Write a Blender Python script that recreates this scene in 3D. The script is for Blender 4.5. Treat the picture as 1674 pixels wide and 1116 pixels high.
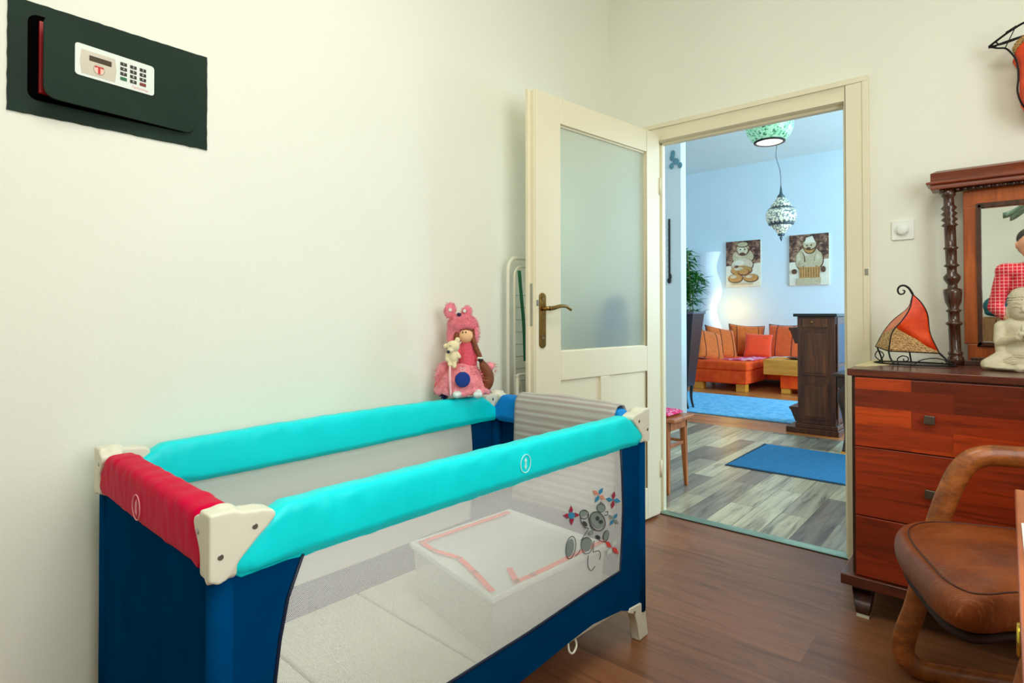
import bpy, bmesh, math, random
from mathutils import Vector, Matrix, Euler
from math import sin, cos, pi, radians as R

sc = bpy.context.scene
for o in list(bpy.data.objects):
    bpy.data.objects.remove(o)
C = sc.collection
random.seed(7)

# ------------------------------------------------------------ camera
YAW, PITCH, ROLL = -.7116, .0107, -.0013
cam = bpy.data.cameras.new('camera')
co = bpy.data.objects.new('camera', cam); C.objects.link(co)
fw = Vector((sin(YAW)*cos(PITCH), cos(YAW)*cos(PITCH), sin(PITCH)))
rt = Vector((cos(YAW), -sin(YAW), 0)); up = rt.cross(fw)
r2 = cos(ROLL)*rt + sin(ROLL)*up; u2 = -sin(ROLL)*rt + cos(ROLL)*up
M = Matrix((r2, u2, -fw)).transposed().to_4x4()
M.translation = Vector((1.7406, -2.872, 1.0697))
co.matrix_world = M
cam.sensor_width = 36; cam.lens = 36*939.24/1674
cam.shift_y = -(558-503.44)/1674
cam.clip_start = .02
sc.camera = co

# ------------------------------------------------------------ world and light
w = bpy.data.worlds.new('world'); sc.world = w; w.use_nodes = True
w.node_tree.nodes['Background'].inputs[0].default_value = (.75, .87, 1, 1)
w.node_tree.nodes['Background'].inputs[1].default_value = .6

def area(name, loc, target, sx, sy, power, col):
    l = bpy.data.lights.new(name, 'AREA'); l.shape = 'RECTANGLE'; l.size = sx; l.size_y = sy
    l.energy = power; l.color = col
    o = bpy.data.objects.new(name, l); C.objects.link(o); o.location = loc
    o.rotation_euler = (Vector(target)-Vector(loc)).to_track_quat('-Z', 'Y').to_euler()
    return o
def point(name, loc, power, col, r=.05):
    l = bpy.data.lights.new(name, 'POINT'); l.energy = power; l.color = col; l.shadow_soft_size = r
    o = bpy.data.objects.new(name, l); C.objects.link(o); o.location = loc
    return o
area('bedroom_window_daylight', (3.0, -2.35, 1.75), (0, -1.9, 1.3), 1.5, 1.5, 38, (.95, 1, .98))
area('bedroom_ceiling_fill', (1.6, -2.3, 3.05), (1.6, -2.3, 0), 1.1, 1.1, 31, (1, .97, .87))  # added fill panel under the ceiling, no fitting modelled there
area('living_window_daylight', (3.3, 4.9, 1.9), (-2, 5.6, 1.5), 2.2, 2.0, 245, (.44, .765, 1))
area('hall_blue_fill', (2.9, 1.4, 1.9), (-1, 1.6, 1.0), 1.2, 1.6, 62, (.78, .92, 1))  # added bluish fill for the hall, no window behind it
sc.view_settings.view_transform = 'Standard'; sc.view_settings.look = 'None'
sc.view_settings.exposure = 0.0; sc.view_settings.gamma = 1; sc.view_settings.use_curve_mapping = False
if hasattr(sc, 'cycles'):
    sc.cycles.max_bounces = 10; sc.cycles.transparent_max_bounces = 24; sc.cycles.diffuse_bounces = 6

# ------------------------------------------------------------ materials
def srgb(r, g, b):
    f = lambda c: (c/255/12.92) if c/255 <= .04045 else ((c/255+.055)/1.055)**2.4
    return (f(r), f(g), f(b), 1)
class NT:
    def __init__(s, name):
        s.m = bpy.data.materials.new(name); s.m.use_nodes = True; s.t = s.m.node_tree
        s.b = s.t.nodes['Principled BSDF']; s.out = s.t.nodes['Material Output']
    def n(s, typ, **kw):
        x = s.t.nodes.new(typ)
        for k, v in kw.items(): setattr(x, k, v)
        return x
    def l(s, a, b): s.t.links.new(a, b)
    def coord(s, scale=(1, 1, 1), rot=(0, 0, 0), src='Object'):
        tc = s.n('ShaderNodeTexCoord'); mp = s.n('ShaderNodeMapping')
        mp.inputs['Scale'].default_value = scale; mp.inputs['Rotation'].default_value = rot
        s.l(tc.outputs[src], mp.inputs[0]); return mp.outputs[0]
    def noise(s, vec, scale=5, detail=4, rough=.5, dist=0):
        x = s.n('ShaderNodeTexNoise'); x.inputs['Scale'].default_value = scale
        x.inputs['Detail'].default_value = detail; x.inputs['Roughness'].default_value = rough
        x.inputs['Distortion'].default_value = dist
        s.l(vec, x.inputs['Vector']); return x.outputs['Fac']
    def ramp(s, fac, stops, interp='LINEAR'):
        x = s.n('ShaderNodeValToRGB'); e = x.color_ramp; e.interpolation = interp
        while len(e.elements) > len(stops): e.elements.remove(e.elements[-1])
        while len(e.elements) < len(stops): e.elements.new(.5)
        for i, (p, c) in enumerate(stops):
            e.elements[i].position = p; e.elements[i].color = c
        s.l(fac, x.inputs[0]); return x.outputs[0]
    def mix(s, a, b, f, mode='MIX'):
        x = s.n('ShaderNodeMix', data_type='RGBA', blend_type=mode)
        for sock, v in ((x.inputs[0], f), (x.inputs[6], a), (x.inputs[7], b)):
            if hasattr(v, 'links') or hasattr(v, 'is_linked'): s.l(v, sock)
            else: sock.default_value = v
        return x.outputs[2]
    def math(s, op, a, b=0.0, c=None):
        x = s.n('ShaderNodeMath', operation=op)
        for i, v in enumerate((a, b) if c is None else (a, b, c)):
            if hasattr(v, 'is_linked'): s.l(v, x.inputs[i])
            else: x.inputs[i].default_value = v
        return x.outputs[0]
    def bump(s, h, st=.2, d=.01):
        x = s.n('ShaderNodeBump'); x.inputs['Strength'].default_value = st; x.inputs['Distance'].default_value = d
        s.l(h, x.inputs['Height']); s.l(x.outputs[0], s.b.inputs['Normal'])
    def set(s, **kw):
        for k, v in kw.items():
            i = s.b.inputs[k.replace('_', ' ')]
            if hasattr(v, 'is_linked'): s.l(v, i)
            else: i.default_value = v
        return s
def mix3(c, k): return tuple(min(1, x*k) for x in c[:3]) + (1,)
def basic(name, col, rough=.5, metal=0, var=.08, vs=12, bump=0, bs=200, coat=0, sheen=0, spec=.5):
    t = NT(name); v = t.coord()
    f = t.noise(v, vs, 4)
    c = t.ramp(f, [(.3, mix3(col, 1-var)), (.7, mix3(col, 1+var))])
    t.set(Base_Color=c, Roughness=rough, Metallic=metal)
    t.b.inputs['Specular IOR Level'].default_value = spec
    if bump: t.bump(t.noise(v, bs, 3), bump, .004)
    if coat: t.set(Coat_Weight=coat, Coat_Roughness=.15)
    if sheen: t.set(Sheen_Weight=sheen)
    return t.m
def wood(name, dark, light, grain=(1, 12, 12), scale=3, rough=.4, coat=0, bump=.08):
    t = NT(name); v = t.coord(grain)
    f = t.noise(v, scale, 8, .62, .6); g = t.noise(v, scale*6, 4, .6)
    k = t.math('ADD', t.math('MULTIPLY', f, .75), t.math('MULTIPLY', g, .25))
    c = t.ramp(k, [(.36, dark), (.5, tuple((a+b)/2 for a, b in zip(dark, light))), (.62, light)])
    t.set(Base_Color=c, Roughness=rough)
    if coat: t.set(Coat_Weight=coat, Coat_Roughness=.12)
    t.bump(g, bump, .002); return t.m
def planks(name, stops, length, width, rot=0, rough=.35, grain_amt=.35, gap=.0012, gdark=.35, plane='XY', knots=False, gs=2.2, off=.5):
    t = NT(name)
    tc = t.n('ShaderNodeTexCoord'); mp = t.n('ShaderNodeMapping')
    mp.inputs['Rotation'].default_value = (pi/2 if plane == 'XZ' else 0, 0, rot)
    t.l(tc.outputs['Object'], mp.inputs[0]); v = mp.outputs[0]
    b = t.n('ShaderNodeTexBrick'); b.offset = off; b.offset_frequency = 2
    for k, x in (('Color1', (0, 0, 0, 1)), ('Color2', (1, 1, 1, 1)), ('Mortar', (.5, .5, .5, 1)), ('Scale', 1), ('Mortar Size', gap),
                 ('Mortar Smooth', .1), ('Brick Width', length), ('Row Height', width)): b.inputs[k].default_value = x
    t.l(v, b.inputs['Vector'])
    base = t.ramp(b.outputs['Color'], stops)
    m2 = t.n('ShaderNodeMapping'); m2.inputs['Scale'].default_value = (1.2, 14, 14); t.l(v, m2.inputs[0])
    ad = t.n('ShaderNodeVectorMath', operation='ADD'); t.l(m2.outputs[0], ad.inputs[0])
    sc_ = t.n('ShaderNodeVectorMath', operation='SCALE'); t.l(b.outputs['Color'], sc_.inputs[0]); sc_.inputs['Scale'].default_value = 17
    t.l(sc_.outputs[0], ad.inputs[1])
    g = t.noise(ad.outputs[0], gs, 8, .65, .9)
    gd = t.ramp(g, [(.32, (1-grain_amt,)*3+(1,)), (.52, (1, 1, 1, 1)), (.7, (1+grain_amt*.4,)*3+(1,))])
    c = t.mix(base, gd, 1.0, 'MULTIPLY')
    if knots:
        k = t.noise(v, 6.5, 2, .4, .3)
        c = t.mix(c, t.ramp(k, [(.2, (.25, .2, .2, 1)), (.3, (1, 1, 1, 1))]), 1.0, 'MULTIPLY')
    c = t.mix(c, t.ramp(b.outputs['Fac'], [(0, (1, 1, 1, 1)), (1, (gdark,)*3+(1,))]), 1.0, 'MULTIPLY')
    t.set(Base_Color=c, Roughness=rough); t.bump(g, .06, .003)
    return t.m
def glow(name, col, st):
    t = NT(name); t.set(Base_Color=col, Emission_Color=col, Emission_Strength=st, Roughness=.5); return t.m
def wall_mat(name, col, bs=60):
    t = NT(name); v = t.coord()
    f = t.noise(v, 1.4, 3); c = t.ramp(f, [(.3, mix3(col, .975)), (.7, mix3(col, 1.02))])
    h = t.math('ADD', t.noise(v, bs, 5, .6), t.math('MULTIPLY', t.noise(v, 5, 3), 1.2))
    t.set(Base_Color=c, Roughness=.75); t.bump(h, .12, .006); return t.m

WALL = wall_mat('cream_plaster', srgb(237, 237, 223))
WALLB = wall_mat('pale_plaster', srgb(222, 236, 242))
CEIL = wall_mat('ceiling_paint', srgb(226, 240, 236))
TRIM = basic('cream_gloss_paint', srgb(232, 224, 195), .32, var=.02, vs=3, bump=.03, bs=40)
FLOOR = planks('brown_laminate', [(0, srgb(128, 80, 50)), (.5, srgb(138, 88, 56)), (1, srgb(148, 96, 64))], 1.25, .19, 0, .34, .4, .0006, .8)
HALLF = planks('grey_laminate', [(0, srgb(112, 100, 88)), (.35, srgb(142, 132, 114)), (.6, srgb(168, 156, 128)), (1, srgb(190, 180, 150))], .85, .135, pi/2, .3, .66, .0018, .35, gs=1.6)
PARQ = planks('orange_parquet', [(0, srgb(176, 96, 46)), (1, srgb(214, 130, 66))], .5, .08, 0, .3, .25)
DRAW = planks('acacia_drawer', [(0, srgb(92, 34, 16)), (.35, srgb(138, 44, 16)), (.7, srgb(170, 56, 18)), (1, srgb(200, 74, 22))], .30, .062, 0, .28, .5, .0006, .8, 'XZ', True, 3.2, .37)
DRAW2 = planks('acacia_wide_boards', [(0, srgb(104, 36, 16)), (.5, srgb(132, 42, 16)), (1, srgb(158, 52, 18))], .9, .118, 0, .28, .55, .0004, .8, 'XZ', True, 3.2, .37)
DWOOD = wood('dark_acacia', srgb(58, 24, 13), srgb(112, 46, 24), (1, 14, 14), 3, .3, .3)
DWOODV = wood('dark_acacia_upright', srgb(36, 16, 9), srgb(74, 32, 18), (14, 14, 1), 3, .35, .2)
DARKW = wood('dark_stained_wood', srgb(34, 20, 14), srgb(72, 44, 28), (12, 12, 1), 3, .35, .2)
SPINW = wood('spindle_wood', srgb(40, 20, 12), srgb(84, 44, 26), (10, 10, 1), 4, .25, .5)
MIRW = wood('walnut_mirror', srgb(140, 58, 10), srgb(186, 92, 26), (12, 12, 1), 3, .3, .4)
MIRH = wood('walnut_cornice', srgb(96, 40, 22), srgb(150, 68, 36), (1, 12, 12), 3, .3, .4)
OAKC = wood('worn_bentwood', srgb(110, 56, 20), srgb(178, 100, 40), (5, 5, 9), 3, .4, .15)
OAKD = wood('dark_bentwood', srgb(56, 30, 16), srgb(110, 62, 32), (6, 6, 6), 3, .35, .3)
STOOLW = wood('stool_wood', srgb(140, 74, 30), srgb(196, 118, 56), (9, 9, 1), 3, .35, .2)
YELW = wood('yellow_pine', srgb(208, 132, 36), srgb(240, 172, 66), (1, 9, 9), 2, .4)
DESKW = wood('orange_desk', srgb(158, 74, 30), srgb(206, 108, 54), (9, 1, 9), 2, .3, .3)
NAVY = basic('navy_nylon', srgb(0, 58, 104), .5, var=.12, vs=8, bump=.12, bs=12, spec=0)
NAVYD = basic('navy_piping', srgb(4, 24, 52), .5)
def satin(name, col, spec=.15):
    t = NT(name); v = t.coord((8, 8, 1.2))
    h = t.noise(v, 3, 3, .5, .3)
    t.set(Base_Color=t.ramp(t.noise(t.coord(), 5, 2), [(.3, mix3(col, .94)), (.7, mix3(col, 1.05))]), Roughness=.42)
    t.b.inputs['Specular IOR Level'].default_value = spec
    t.bump(h, .22, .012); return t.m
CYAN = satin('cyan_satin', srgb(0, 226, 232), .3)
RED = satin('crimson_satin', srgb(208, 0, 60), .03)
BLUE = satin('blue_satin', srgb(20, 140, 224))
PLAS = basic('ivory_plastic', srgb(224, 222, 202), .35, var=.02)
WHITE = basic('white_paint', srgb(238, 240, 234), .5, var=.02)
METAL = basic('brushed_steel', srgb(170, 172, 168), .3, 1, .05)
BRASS = basic('aged_brass', srgb(150, 116, 62), .32, 1, .25, 60)
GOLD = basic('polished_brass', srgb(214, 180, 70), .22, 1, .1)
IRON = basic('wrought_iron', srgb(30, 30, 30), .5, .6, .2, 80)
BLACK = basic('black_plastic', srgb(24, 22, 20), .4)

def net(name, col=(.86, .88, .82, 1), p=.0036, cover=.36):
    t = NT(name); tc = t.n('ShaderNodeTexCoord'); sp = t.n('ShaderNodeSeparateXYZ')
    t.l(tc.outputs['Object'], sp.inputs[0])
    X = t.math('MULTIPLY', sp.outputs[0], 2*pi/p); Z = t.math('MULTIPLY', sp.outputs[2], 2*pi/(p*.72))
    f = t.math('MULTIPLY', t.math('SINE', t.math('ADD', X, t.math('MULTIPLY', Z, .5))), t.math('SINE', t.math('SUBTRACT', Z, t.math('MULTIPLY', X, 0))))
    hole = t.math('GREATER_THAN', t.math('ABSOLUTE', f), cover)
    tr = t.n('ShaderNodeBsdfTransparent'); ms = t.n('ShaderNodeMixShader')
    t.set(Base_Color=col, Roughness=.6)
    t.l(hole, ms.inputs[0]); t.l(t.b.outputs[0], ms.inputs[1]); t.l(tr.outputs[0], ms.inputs[2]); t.l(ms.outputs[0], t.out.inputs[0])
    return t.m
NET = net('white_netting', (.97, .98, .95, 1), .0052, .38)

# ------------------------------------------------------------ mesh builder
class MB:
    def __init__(s): s.v = []; s.f = []; s.mi = []; s.k = 0; s.T = Matrix()
    def add(s, vs, fs):
        o = len(s.v); s.v += [tuple(s.T @ Vector(p)) for p in vs]
        s.f += [tuple(i+o for i in f) for f in fs]; s.mi += [s.k]*len(fs); return s
    def box(s, x0, x1, y0, y1, z0, z1):
        vs = [(x, y, z) for z in (z0, z1) for y in (y0, y1) for x in (x0, x1)]
        return s.add(vs, [(0, 2, 3, 1), (4, 5, 7, 6), (0, 1, 5, 4), (2, 6, 7, 3), (0, 4, 6, 2), (1, 3, 7, 5)])
    def frust(s, b, t, z0, z1):        # b,t = (x0,x1,y0,y1)
        vs = [(x, y, z0) for y in b[2:] for x in b[:2]] + [(x, y, z1) for y in t[2:] for x in t[:2]]
        return s.add(vs, [(0, 2, 3, 1), (4, 5, 7, 6), (0, 1, 5, 4), (2, 6, 7, 3), (0, 4, 6, 2), (1, 3, 7, 5)])
    def grid(s, rows, cu=False, cv=False):
        n, m = len(rows), len(rows[0]); vs = [p for r in rows for p in r]; fs = []
        for i in range(n if cu else n-1):
            for j in range(m if cv else m-1):
                a, b = i*m+j, i*m+(j+1) % m; c, d = ((i+1) % n)*m+(j+1) % m, ((i+1) % n)*m+j
                fs.append((a, b, c, d))
        return s.add(vs, fs)
    def tube(s, path, r, n=10, cap=True, closed=False, flat=None):
        P = [Vector(p) for p in path]; N = len(P); rows = []; prev = None
        for i in range(N):
            if closed: d = P[(i+1) % N]-P[i-1]
            else: d = P[min(i+1, N-1)]-P[max(i-1, 0)]
            d.normalize()
            if prev is None:
                a = Vector((0, 0, 1)) if abs(d.z) < .9 else Vector((1, 0, 0))
                x = (a - d*a.dot(d)).normalized()
            else: x = (prev - d*prev.dot(d)).normalized()
            prev = x; y = d.cross(x); q = r[i] if hasattr(r, '__len__') else r
            fl = flat or (1, 1)
            rows.append([tuple(P[i]+x*cos(2*pi*k/n)*q*fl[0]+y*sin(2*pi*k/n)*q*fl[1]) for k in range(n)])
        s.grid(rows, cu=closed, cv=True)
        if cap and not closed:
            s.add(rows[0], [tuple(range(n-1, -1, -1))]); s.add(rows[-1], [tuple(range(n))])
        return s
    def lathe(s, prof, n=20, c=(0, 0, 0), sx=1, sy=1):
        rows = [[(c[0]+r*cos(2*pi*k/n)*sx, c[1]+r*sin(2*pi*k/n)*sy, c[2]+z) for k in range(n)] for r, z in prof]
        s.grid(rows, cv=True)
        if prof[0][0] > 1e-5: s.add(rows[0], [tuple(range(n-1, -1, -1))])
        if prof[-1][0] > 1e-5: s.add(rows[-1], [tuple(range(n))])
        return s
    def ell(s, c, r, n=16, m=10, rot=None):
        Q = rot.to_matrix() if rot else Matrix.Identity(3); rows = []
        for i in range(m+1):
            a = -pi/2+pi*i/m; rr = max(cos(a), 1e-3)
            rows.append([tuple(Vector(c)+Q@Vector((r[0]*rr*cos(2*pi*k/n), r[1]*rr*sin(2*pi*k/n), r[2]*sin(a)))) for k in range(n)])
        return s.grid(rows, cv=True)
    def cap(s, a, b, ra, rb, n=12):
        a, b = Vector(a), Vector(b); d = (b-a); L = d.length; d.normalize()
        x = d.orthogonal().normalized(); y = d.cross(x); rows = []
        for i in range(6):
            t = -pi/2+pi/2*i/5; rows.append([tuple(a+d*sin(t)*ra+(x*cos(2*pi*k/n)+y*sin(2*pi*k/n))*max(cos(t), .01)*ra) for k in range(n)])
        for i in range(6):
            t = pi/2*i/5; rows.append([tuple(b+d*sin(t)*rb+(x*cos(2*pi*k/n)+y*sin(2*pi*k/n))*max(cos(t), .01)*rb) for k in range(n)])
        return s.grid(rows, cv=True)
    def prism(s, poly, t0, t1, ax='y'):      # polygon (a,b) extruded along ax
        mp = {'y': lambda a, b, t: (a, t, b), 'x': lambda a, b, t: (t, a, b), 'z': lambda a, b, t: (a, b, t)}[ax]
        n = len(poly); vs = [mp(a, b, t0) for a, b in poly]+[mp(a, b, t1) for a, b in poly]
        return s.add(vs, [tuple(range(n)), tuple(range(2*n-1, n-1, -1))]+[(i, i+n, (i+1) % n+n, (i+1) % n) for i in range(n)])
    def build(s, name, mat, parent=None, smooth=False, bevel=0, seg=2, sub=0, remesh=0, sm=0, solid=0, auto=None):
        me = bpy.data.meshes.new(name); me.from_pydata(s.v, [], s.f)
        for m in (mat if isinstance(mat, (list, tuple)) else [mat]): me.materials.append(m)
        me.polygons.foreach_set('material_index', s.mi)
        bm = bmesh.new(); bm.from_mesh(me)
        if not remesh: bmesh.ops.remove_doubles(bm, verts=bm.verts, dist=1e-6)
        bmesh.ops.recalc_face_normals(bm, faces=bm.faces); bm.to_mesh(me); bm.free()
        if smooth: me.polygons.foreach_set('use_smooth', [True]*len(me.polygons))
        o = bpy.data.objects.new(name, me); C.objects.link(o); o.parent = parent
        if solid: m = o.modifiers.new('s', 'SOLIDIFY'); m.thickness = solid; m.offset = 0
        if bevel:
            m = o.modifiers.new('b', 'BEVEL'); m.width = bevel; m.segments = seg; m.limit_method = 'ANGLE'; m.angle_limit = R(40)
            me.polygons.foreach_set('use_smooth', [True]*len(me.polygons)); m.harden_normals = True
        if remesh:
            m = o.modifiers.new('r', 'REMESH'); m.mode = 'VOXEL'; m.voxel_size = remesh; m.use_smooth_shade = True
            if sm: k = o.modifiers.new('k', 'SMOOTH'); k.iterations = sm; k.factor = .6
        if sub: m = o.modifiers.new('d', 'SUBSURF'); m.levels = sub; m.render_levels = sub
        return o
def root(name, label, cat, loc=(0, 0, 0), rz=0, group=None):
    o = bpy.data.objects.new(name, None); C.objects.link(o); o.empty_display_size = .1
    o.location = loc; o.rotation_euler = (0, 0, rz); o['label'] = label; o['category'] = cat
    if group: o['group'] = group
    return o
def tag(o, label, cat, group=None):
    o['label'] = label; o['category'] = cat
    if group: o['group'] = group
    return o
def struct(o): o['kind'] = 'structure'; return o
def bez(pts, n=8):       # catmull-rom
    P = [Vector(p) for p in pts]; P = [P[0]*2-P[1]]+P+[P[-1]*2-P[-2]]; out = []
    for i in range(1, len(P)-2):
        for k in range(n):
            t = k/n; a, b, c, d = P[i-1:i+3]
            out.append(tuple(.5*((2*b)+(c-a)*t+(2*a-5*b+4*c-d)*t*t+(3*b-a-3*c+d)*t**3)))
    out.append(tuple(P[-2])); return out
def text_obj(name, body, size, mat, parent, M4, extrude=.0004, shear=0):
    cu = bpy.data.curves.new(name, 'FONT'); cu.body = body; cu.size = size; cu.extrude = extrude; cu.shear = shear
    cu.align_x = 'CENTER'; cu.align_y = 'CENTER'
    t = bpy.data.objects.new(name+'_tmp', cu); C.objects.link(t)
    bpy.context.view_layer.update()
    me = bpy.data.meshes.new_from_object(t.evaluated_get(bpy.context.evaluated_depsgraph_get()))
    bpy.data.objects.remove(t)
    me.materials.clear(); me.materials.append(mat); me.transform(M4)
    o = bpy.data.objects.new(name, me); C.objects.link(o); o.parent = parent; return o

# ============================================================ ROOM SHELL
H1, H2 = 3.2, 3.55
XL, XR, HO = .314, 1.2045, 2.0
WT = .11
struct(MB().box(-.0, 3.1, -4.6, 0.01, -.1, 0).build('floor', FLOOR))
struct(MB().box(-3, 3.4, .03, 2.62, -.1, 0).build('floor', HALLF))
struct(MB().box(-4.2, 3.4, 2.62, 7.0, -.1, .0).build('floor', PARQ))
struct(MB().box(-.12, 0, -4.72, 0.0, -.1, H1).build('wall_left', WALL))
m = MB(); m.box(-.12, XL-.02, 0, WT, -.1, H2); m.box(XR+.02, 3.22, 0, WT, -.1, H2); m.box(XL-.02, XR+.02, 0, WT, HO+.02, H2)
struct(m.build('wall_back', WALL))
m = MB(); wy0, wy1, wz0, wz1 = -3.1, -1.6, 1.0, 2.5
m.box(3.1, 3.22, -4.72, wy0, -.1, H1); m.box(3.1, 3.22, wy1, 0, -.1, H1); m.box(3.1, 3.22, wy0, wy1, -.1, wz0); m.box(3.1, 3.22, wy0, wy1, wz1, H1)
struct(m.build('wall_right', WALL))
struct(MB().box(-.12, 3.22, -4.72, -4.6, -.1, H1).build('wall_front', WALL))
struct(MB().box(-.12, 3.22, -4.72, 0, H1, H1+.1).build('ceiling', CEIL))
m = MB()
for a in (wy0, (wy0+wy1)/2-.025, wy1-.05): m.box(3.12, 3.17, a, a+.05, wz0, wz1)
m.box(3.12, 3.17, wy0, wy1, wz0, wz0+.05); m.box(3.12, 3.17, wy0, wy1, wz1-.05, wz1)
struct(m.build('window_1', WHITE))
# hall and living room shell
struct(MB().box(-1.55, -.745, 2.62, 2.74, -.1, H2).build('wall_partition', WALLB))
struct(MB().box(-3.0, -2.9, WT, 2.74, -.1, H2).build('wall_hall_side', WALLB))
struct(MB().box(-4.2, -1.55, 2.62, 2.74, -.1, H2).build('wall_partition', WALLB))
struct(MB().box(-4.3, -4.2, 2.62, 7.0, -.1, H2).build('wall_living_side', WALLB))
struct(MB().box(-4.3, 3.4, 6.9, 7.0, -.1, H2).build('wall_far', WALLB))
struct(MB().box(3.4, 3.5, WT, 7.0, -.1, H2).build('wall_window_side', WALLB))
struct(MB().box(-4.3, 3.5, WT, 7.0, H2, H2+.1).build('ceiling', CEIL))
struct(MB().box(-.2, XL-.02, WT, WT+.015, 0, .085).build('baseboard_hall', DARKW, bevel=.003))
# threshold
THR = basic('aluminium_threshold', srgb(150, 172, 158), .42, .8, .1)
m = MB(); m.prism([(-.012, 0), (-.002, .007), (.036, .010), (.048, 0)], XL+.01, XR+.005, 'x')
struct(m.build('trim_1', THR, bevel=.0015))
struct(MB().box(XL, XR, -.018, -.012, 0, .004).build('trim_2', BLACK))

# door frame
m = MB()
m.box(XL-.02, XL, -.005, .055, 0, HO+.02); m.box(XR, XR+.02, -.005, .055, 0, HO+.02); m.box(XL, XR, -.005, .055, HO, HO+.02)
struct(m.build('trim_3', TRIM, bevel=.002))
m = MB()                                     # stops
m.box(XL, XL+.012, .022, .055, 0, HO); m.box(XR-.012, XR, .022, .055, 0, HO); m.box(XL, XR, .022, .055, HO-.012, HO)
struct(m.build('trim_4', TRIM, bevel=.002))
cw = .092
m = MB()
for a, b in ((XL-cw+.006, XL-.002), (XR+.002, XR+cw-.004)): m.box(a, b, -.018, 0, 0, HO+cw-.004)
m.box(XL-.002, XR+.002, -.018, 0, HO+.002, HO+cw-.004)
struct(m.build('trim_5', TRIM, bevel=.003))
m = MB()                                     # raised outer bead
for a, b in ((XL-cw, XL-cw+.022), (XR+cw-.024, XR+cw)): m.box(a, b, -.024, 0, 0, HO+cw-.022)
m.box(XL-cw, XR+cw, -.024, 0, HO+cw-.022, HO+cw+.002)
struct(m.build('trim_6', TRIM, bevel=.003))
m = MB(); m.box(XR+.075, XR+.088, -.027, -.023, 1.235, 1.262)
struct(m.build('trim_7', METAL))

# ============================================================ OPEN DOOR
dr = root('open_door', 'cream painted door with frosted glass upper pane standing open against the wall', 'door', (.318, -.040, 0), -(pi/2)-.127)
# local +x = from hinge to latch edge ; local +y = side facing the playpen
DW, DH, DT = .93, 2.03, .042
gx0, gx1, gz0, gz1 = .112, .765, .905, 1.915
m = MB(); h = DT/2
m.box(0.0, gx0, -h, h, .012, DH); m.box(gx1, DW, -h, h, .012, DH)
m.box(gx0, gx1, -h, h, gz1, DH); m.box(gx0, gx1, -h, h, .775, gz0)
m.box(gx0, gx1, -h, h, .012, .17); m.box(.425, .49, -h, h, .17, .775)
m.build('door_frame', TRIM, dr, bevel=.003)
m = MB()
m.box(gx0, .425, -h+.012, h-.012, .17, .775); m.box(.49, gx1, -h+.012, h-.012, .17, .775)
m.build('lower_panel', TRIM, dr)
m = MB(); m.box(DW-.002, DW+.012, -h-.0, -h+.018, .012, DH+.008)
m.box(DW-.022, DW-.004, h, h+.006, .012, DH)
m.build('edge_strip', TRIM, dr, bevel=.002)
t = NT('frosted_glass')
t.set(Base_Color=(.93, 1, .93, 1), Roughness=.42, Transmission_Weight=.88, IOR=1.25)
t.bump(t.noise(t.coord(), 350, 2), .08, .001)
FROST = t.m
MB().box(gx0, gx1, -.003, .003, gz0, gz1).build('glass_pane', FROST, dr)
m = MB(); 
m.box(gx0, gx1, h-.03, h-.012, gz1-.008, gz1); m.box(gx0, gx0+.006, h-.03, h-.012, gz0, gz1); m.box(gx0, gx1, h-.03, h-.012, gz0, gz0+.004)
m.build('glazing_bead', TRIM, dr)
for sgn in (1, -1):
    m = MB(); pr = []
    for i in range(24):
        a = 2*pi*i/24; pr.append((.884+.0195*cos(a), 1.043+(.099 if sin(a) > 0 else -.099)+.0195*sin(a)))
    m.prism(pr, sgn*h, sgn*(h+.007), 'y')
    ep = m.build('handle_plate', BRASS, dr, bevel=.002)
    m = MB(); m.tube([(.884, sgn*h, 1.094), (.884, sgn*(h+.045), 1.094)], .009, 14)
    hp = bez([(.884, sgn*(h+.045), 1.094), (.86, sgn*(h+.047), 1.096), (.82, sgn*(h+.047), 1.104), (.78, sgn*(h+.045), 1.103), (.745, sgn*(h+.042), 1.089)], 6)
    m.tube(hp, [.010-.004*i/len(hp) for i in range(len(hp))], 12)
    m.build('lever_handle', BRASS, dr, smooth=True)
    for z_, r_ in ((.968, .0055), (1.135, .0035)): m = MB(); m.tube([(.884, sgn*(h+.006), z_), (.884, sgn*(h+.0085), z_)], r_, 12); m.build('handle_screw', METAL, ep)
MB().box(DW, DW+.0005+.0015, -.010, .010, 1.02, 1.20).build('latch_plate', METAL, dr)
MB().box(DW-.018, DW-.006, h+.006, h+.008, 1.105, 1.13).build('strike', METAL, dr)
m = MB()
for z in (.25, 1.75): m.tube([(-.004, h+.002, z-.045), (-.004, h+.002, z+.045)], .007, 10)
m.build('hinge', TRIM, dr, smooth=True)

# ============================================================ WALL SAFE
sf = root('wall_safe', 'dark green electronic wall safe with white keypad, its door ajar', 'safe', (0, -2.42, 1.675))
SAFEG = basic('painted_steel_green', srgb(34, 50, 40), .6, var=.12, vs=6, bump=.06, bs=90, spec=.12)
SAFER = basic('red_inner_steel', srgb(170, 12, 18), .4)
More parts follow.
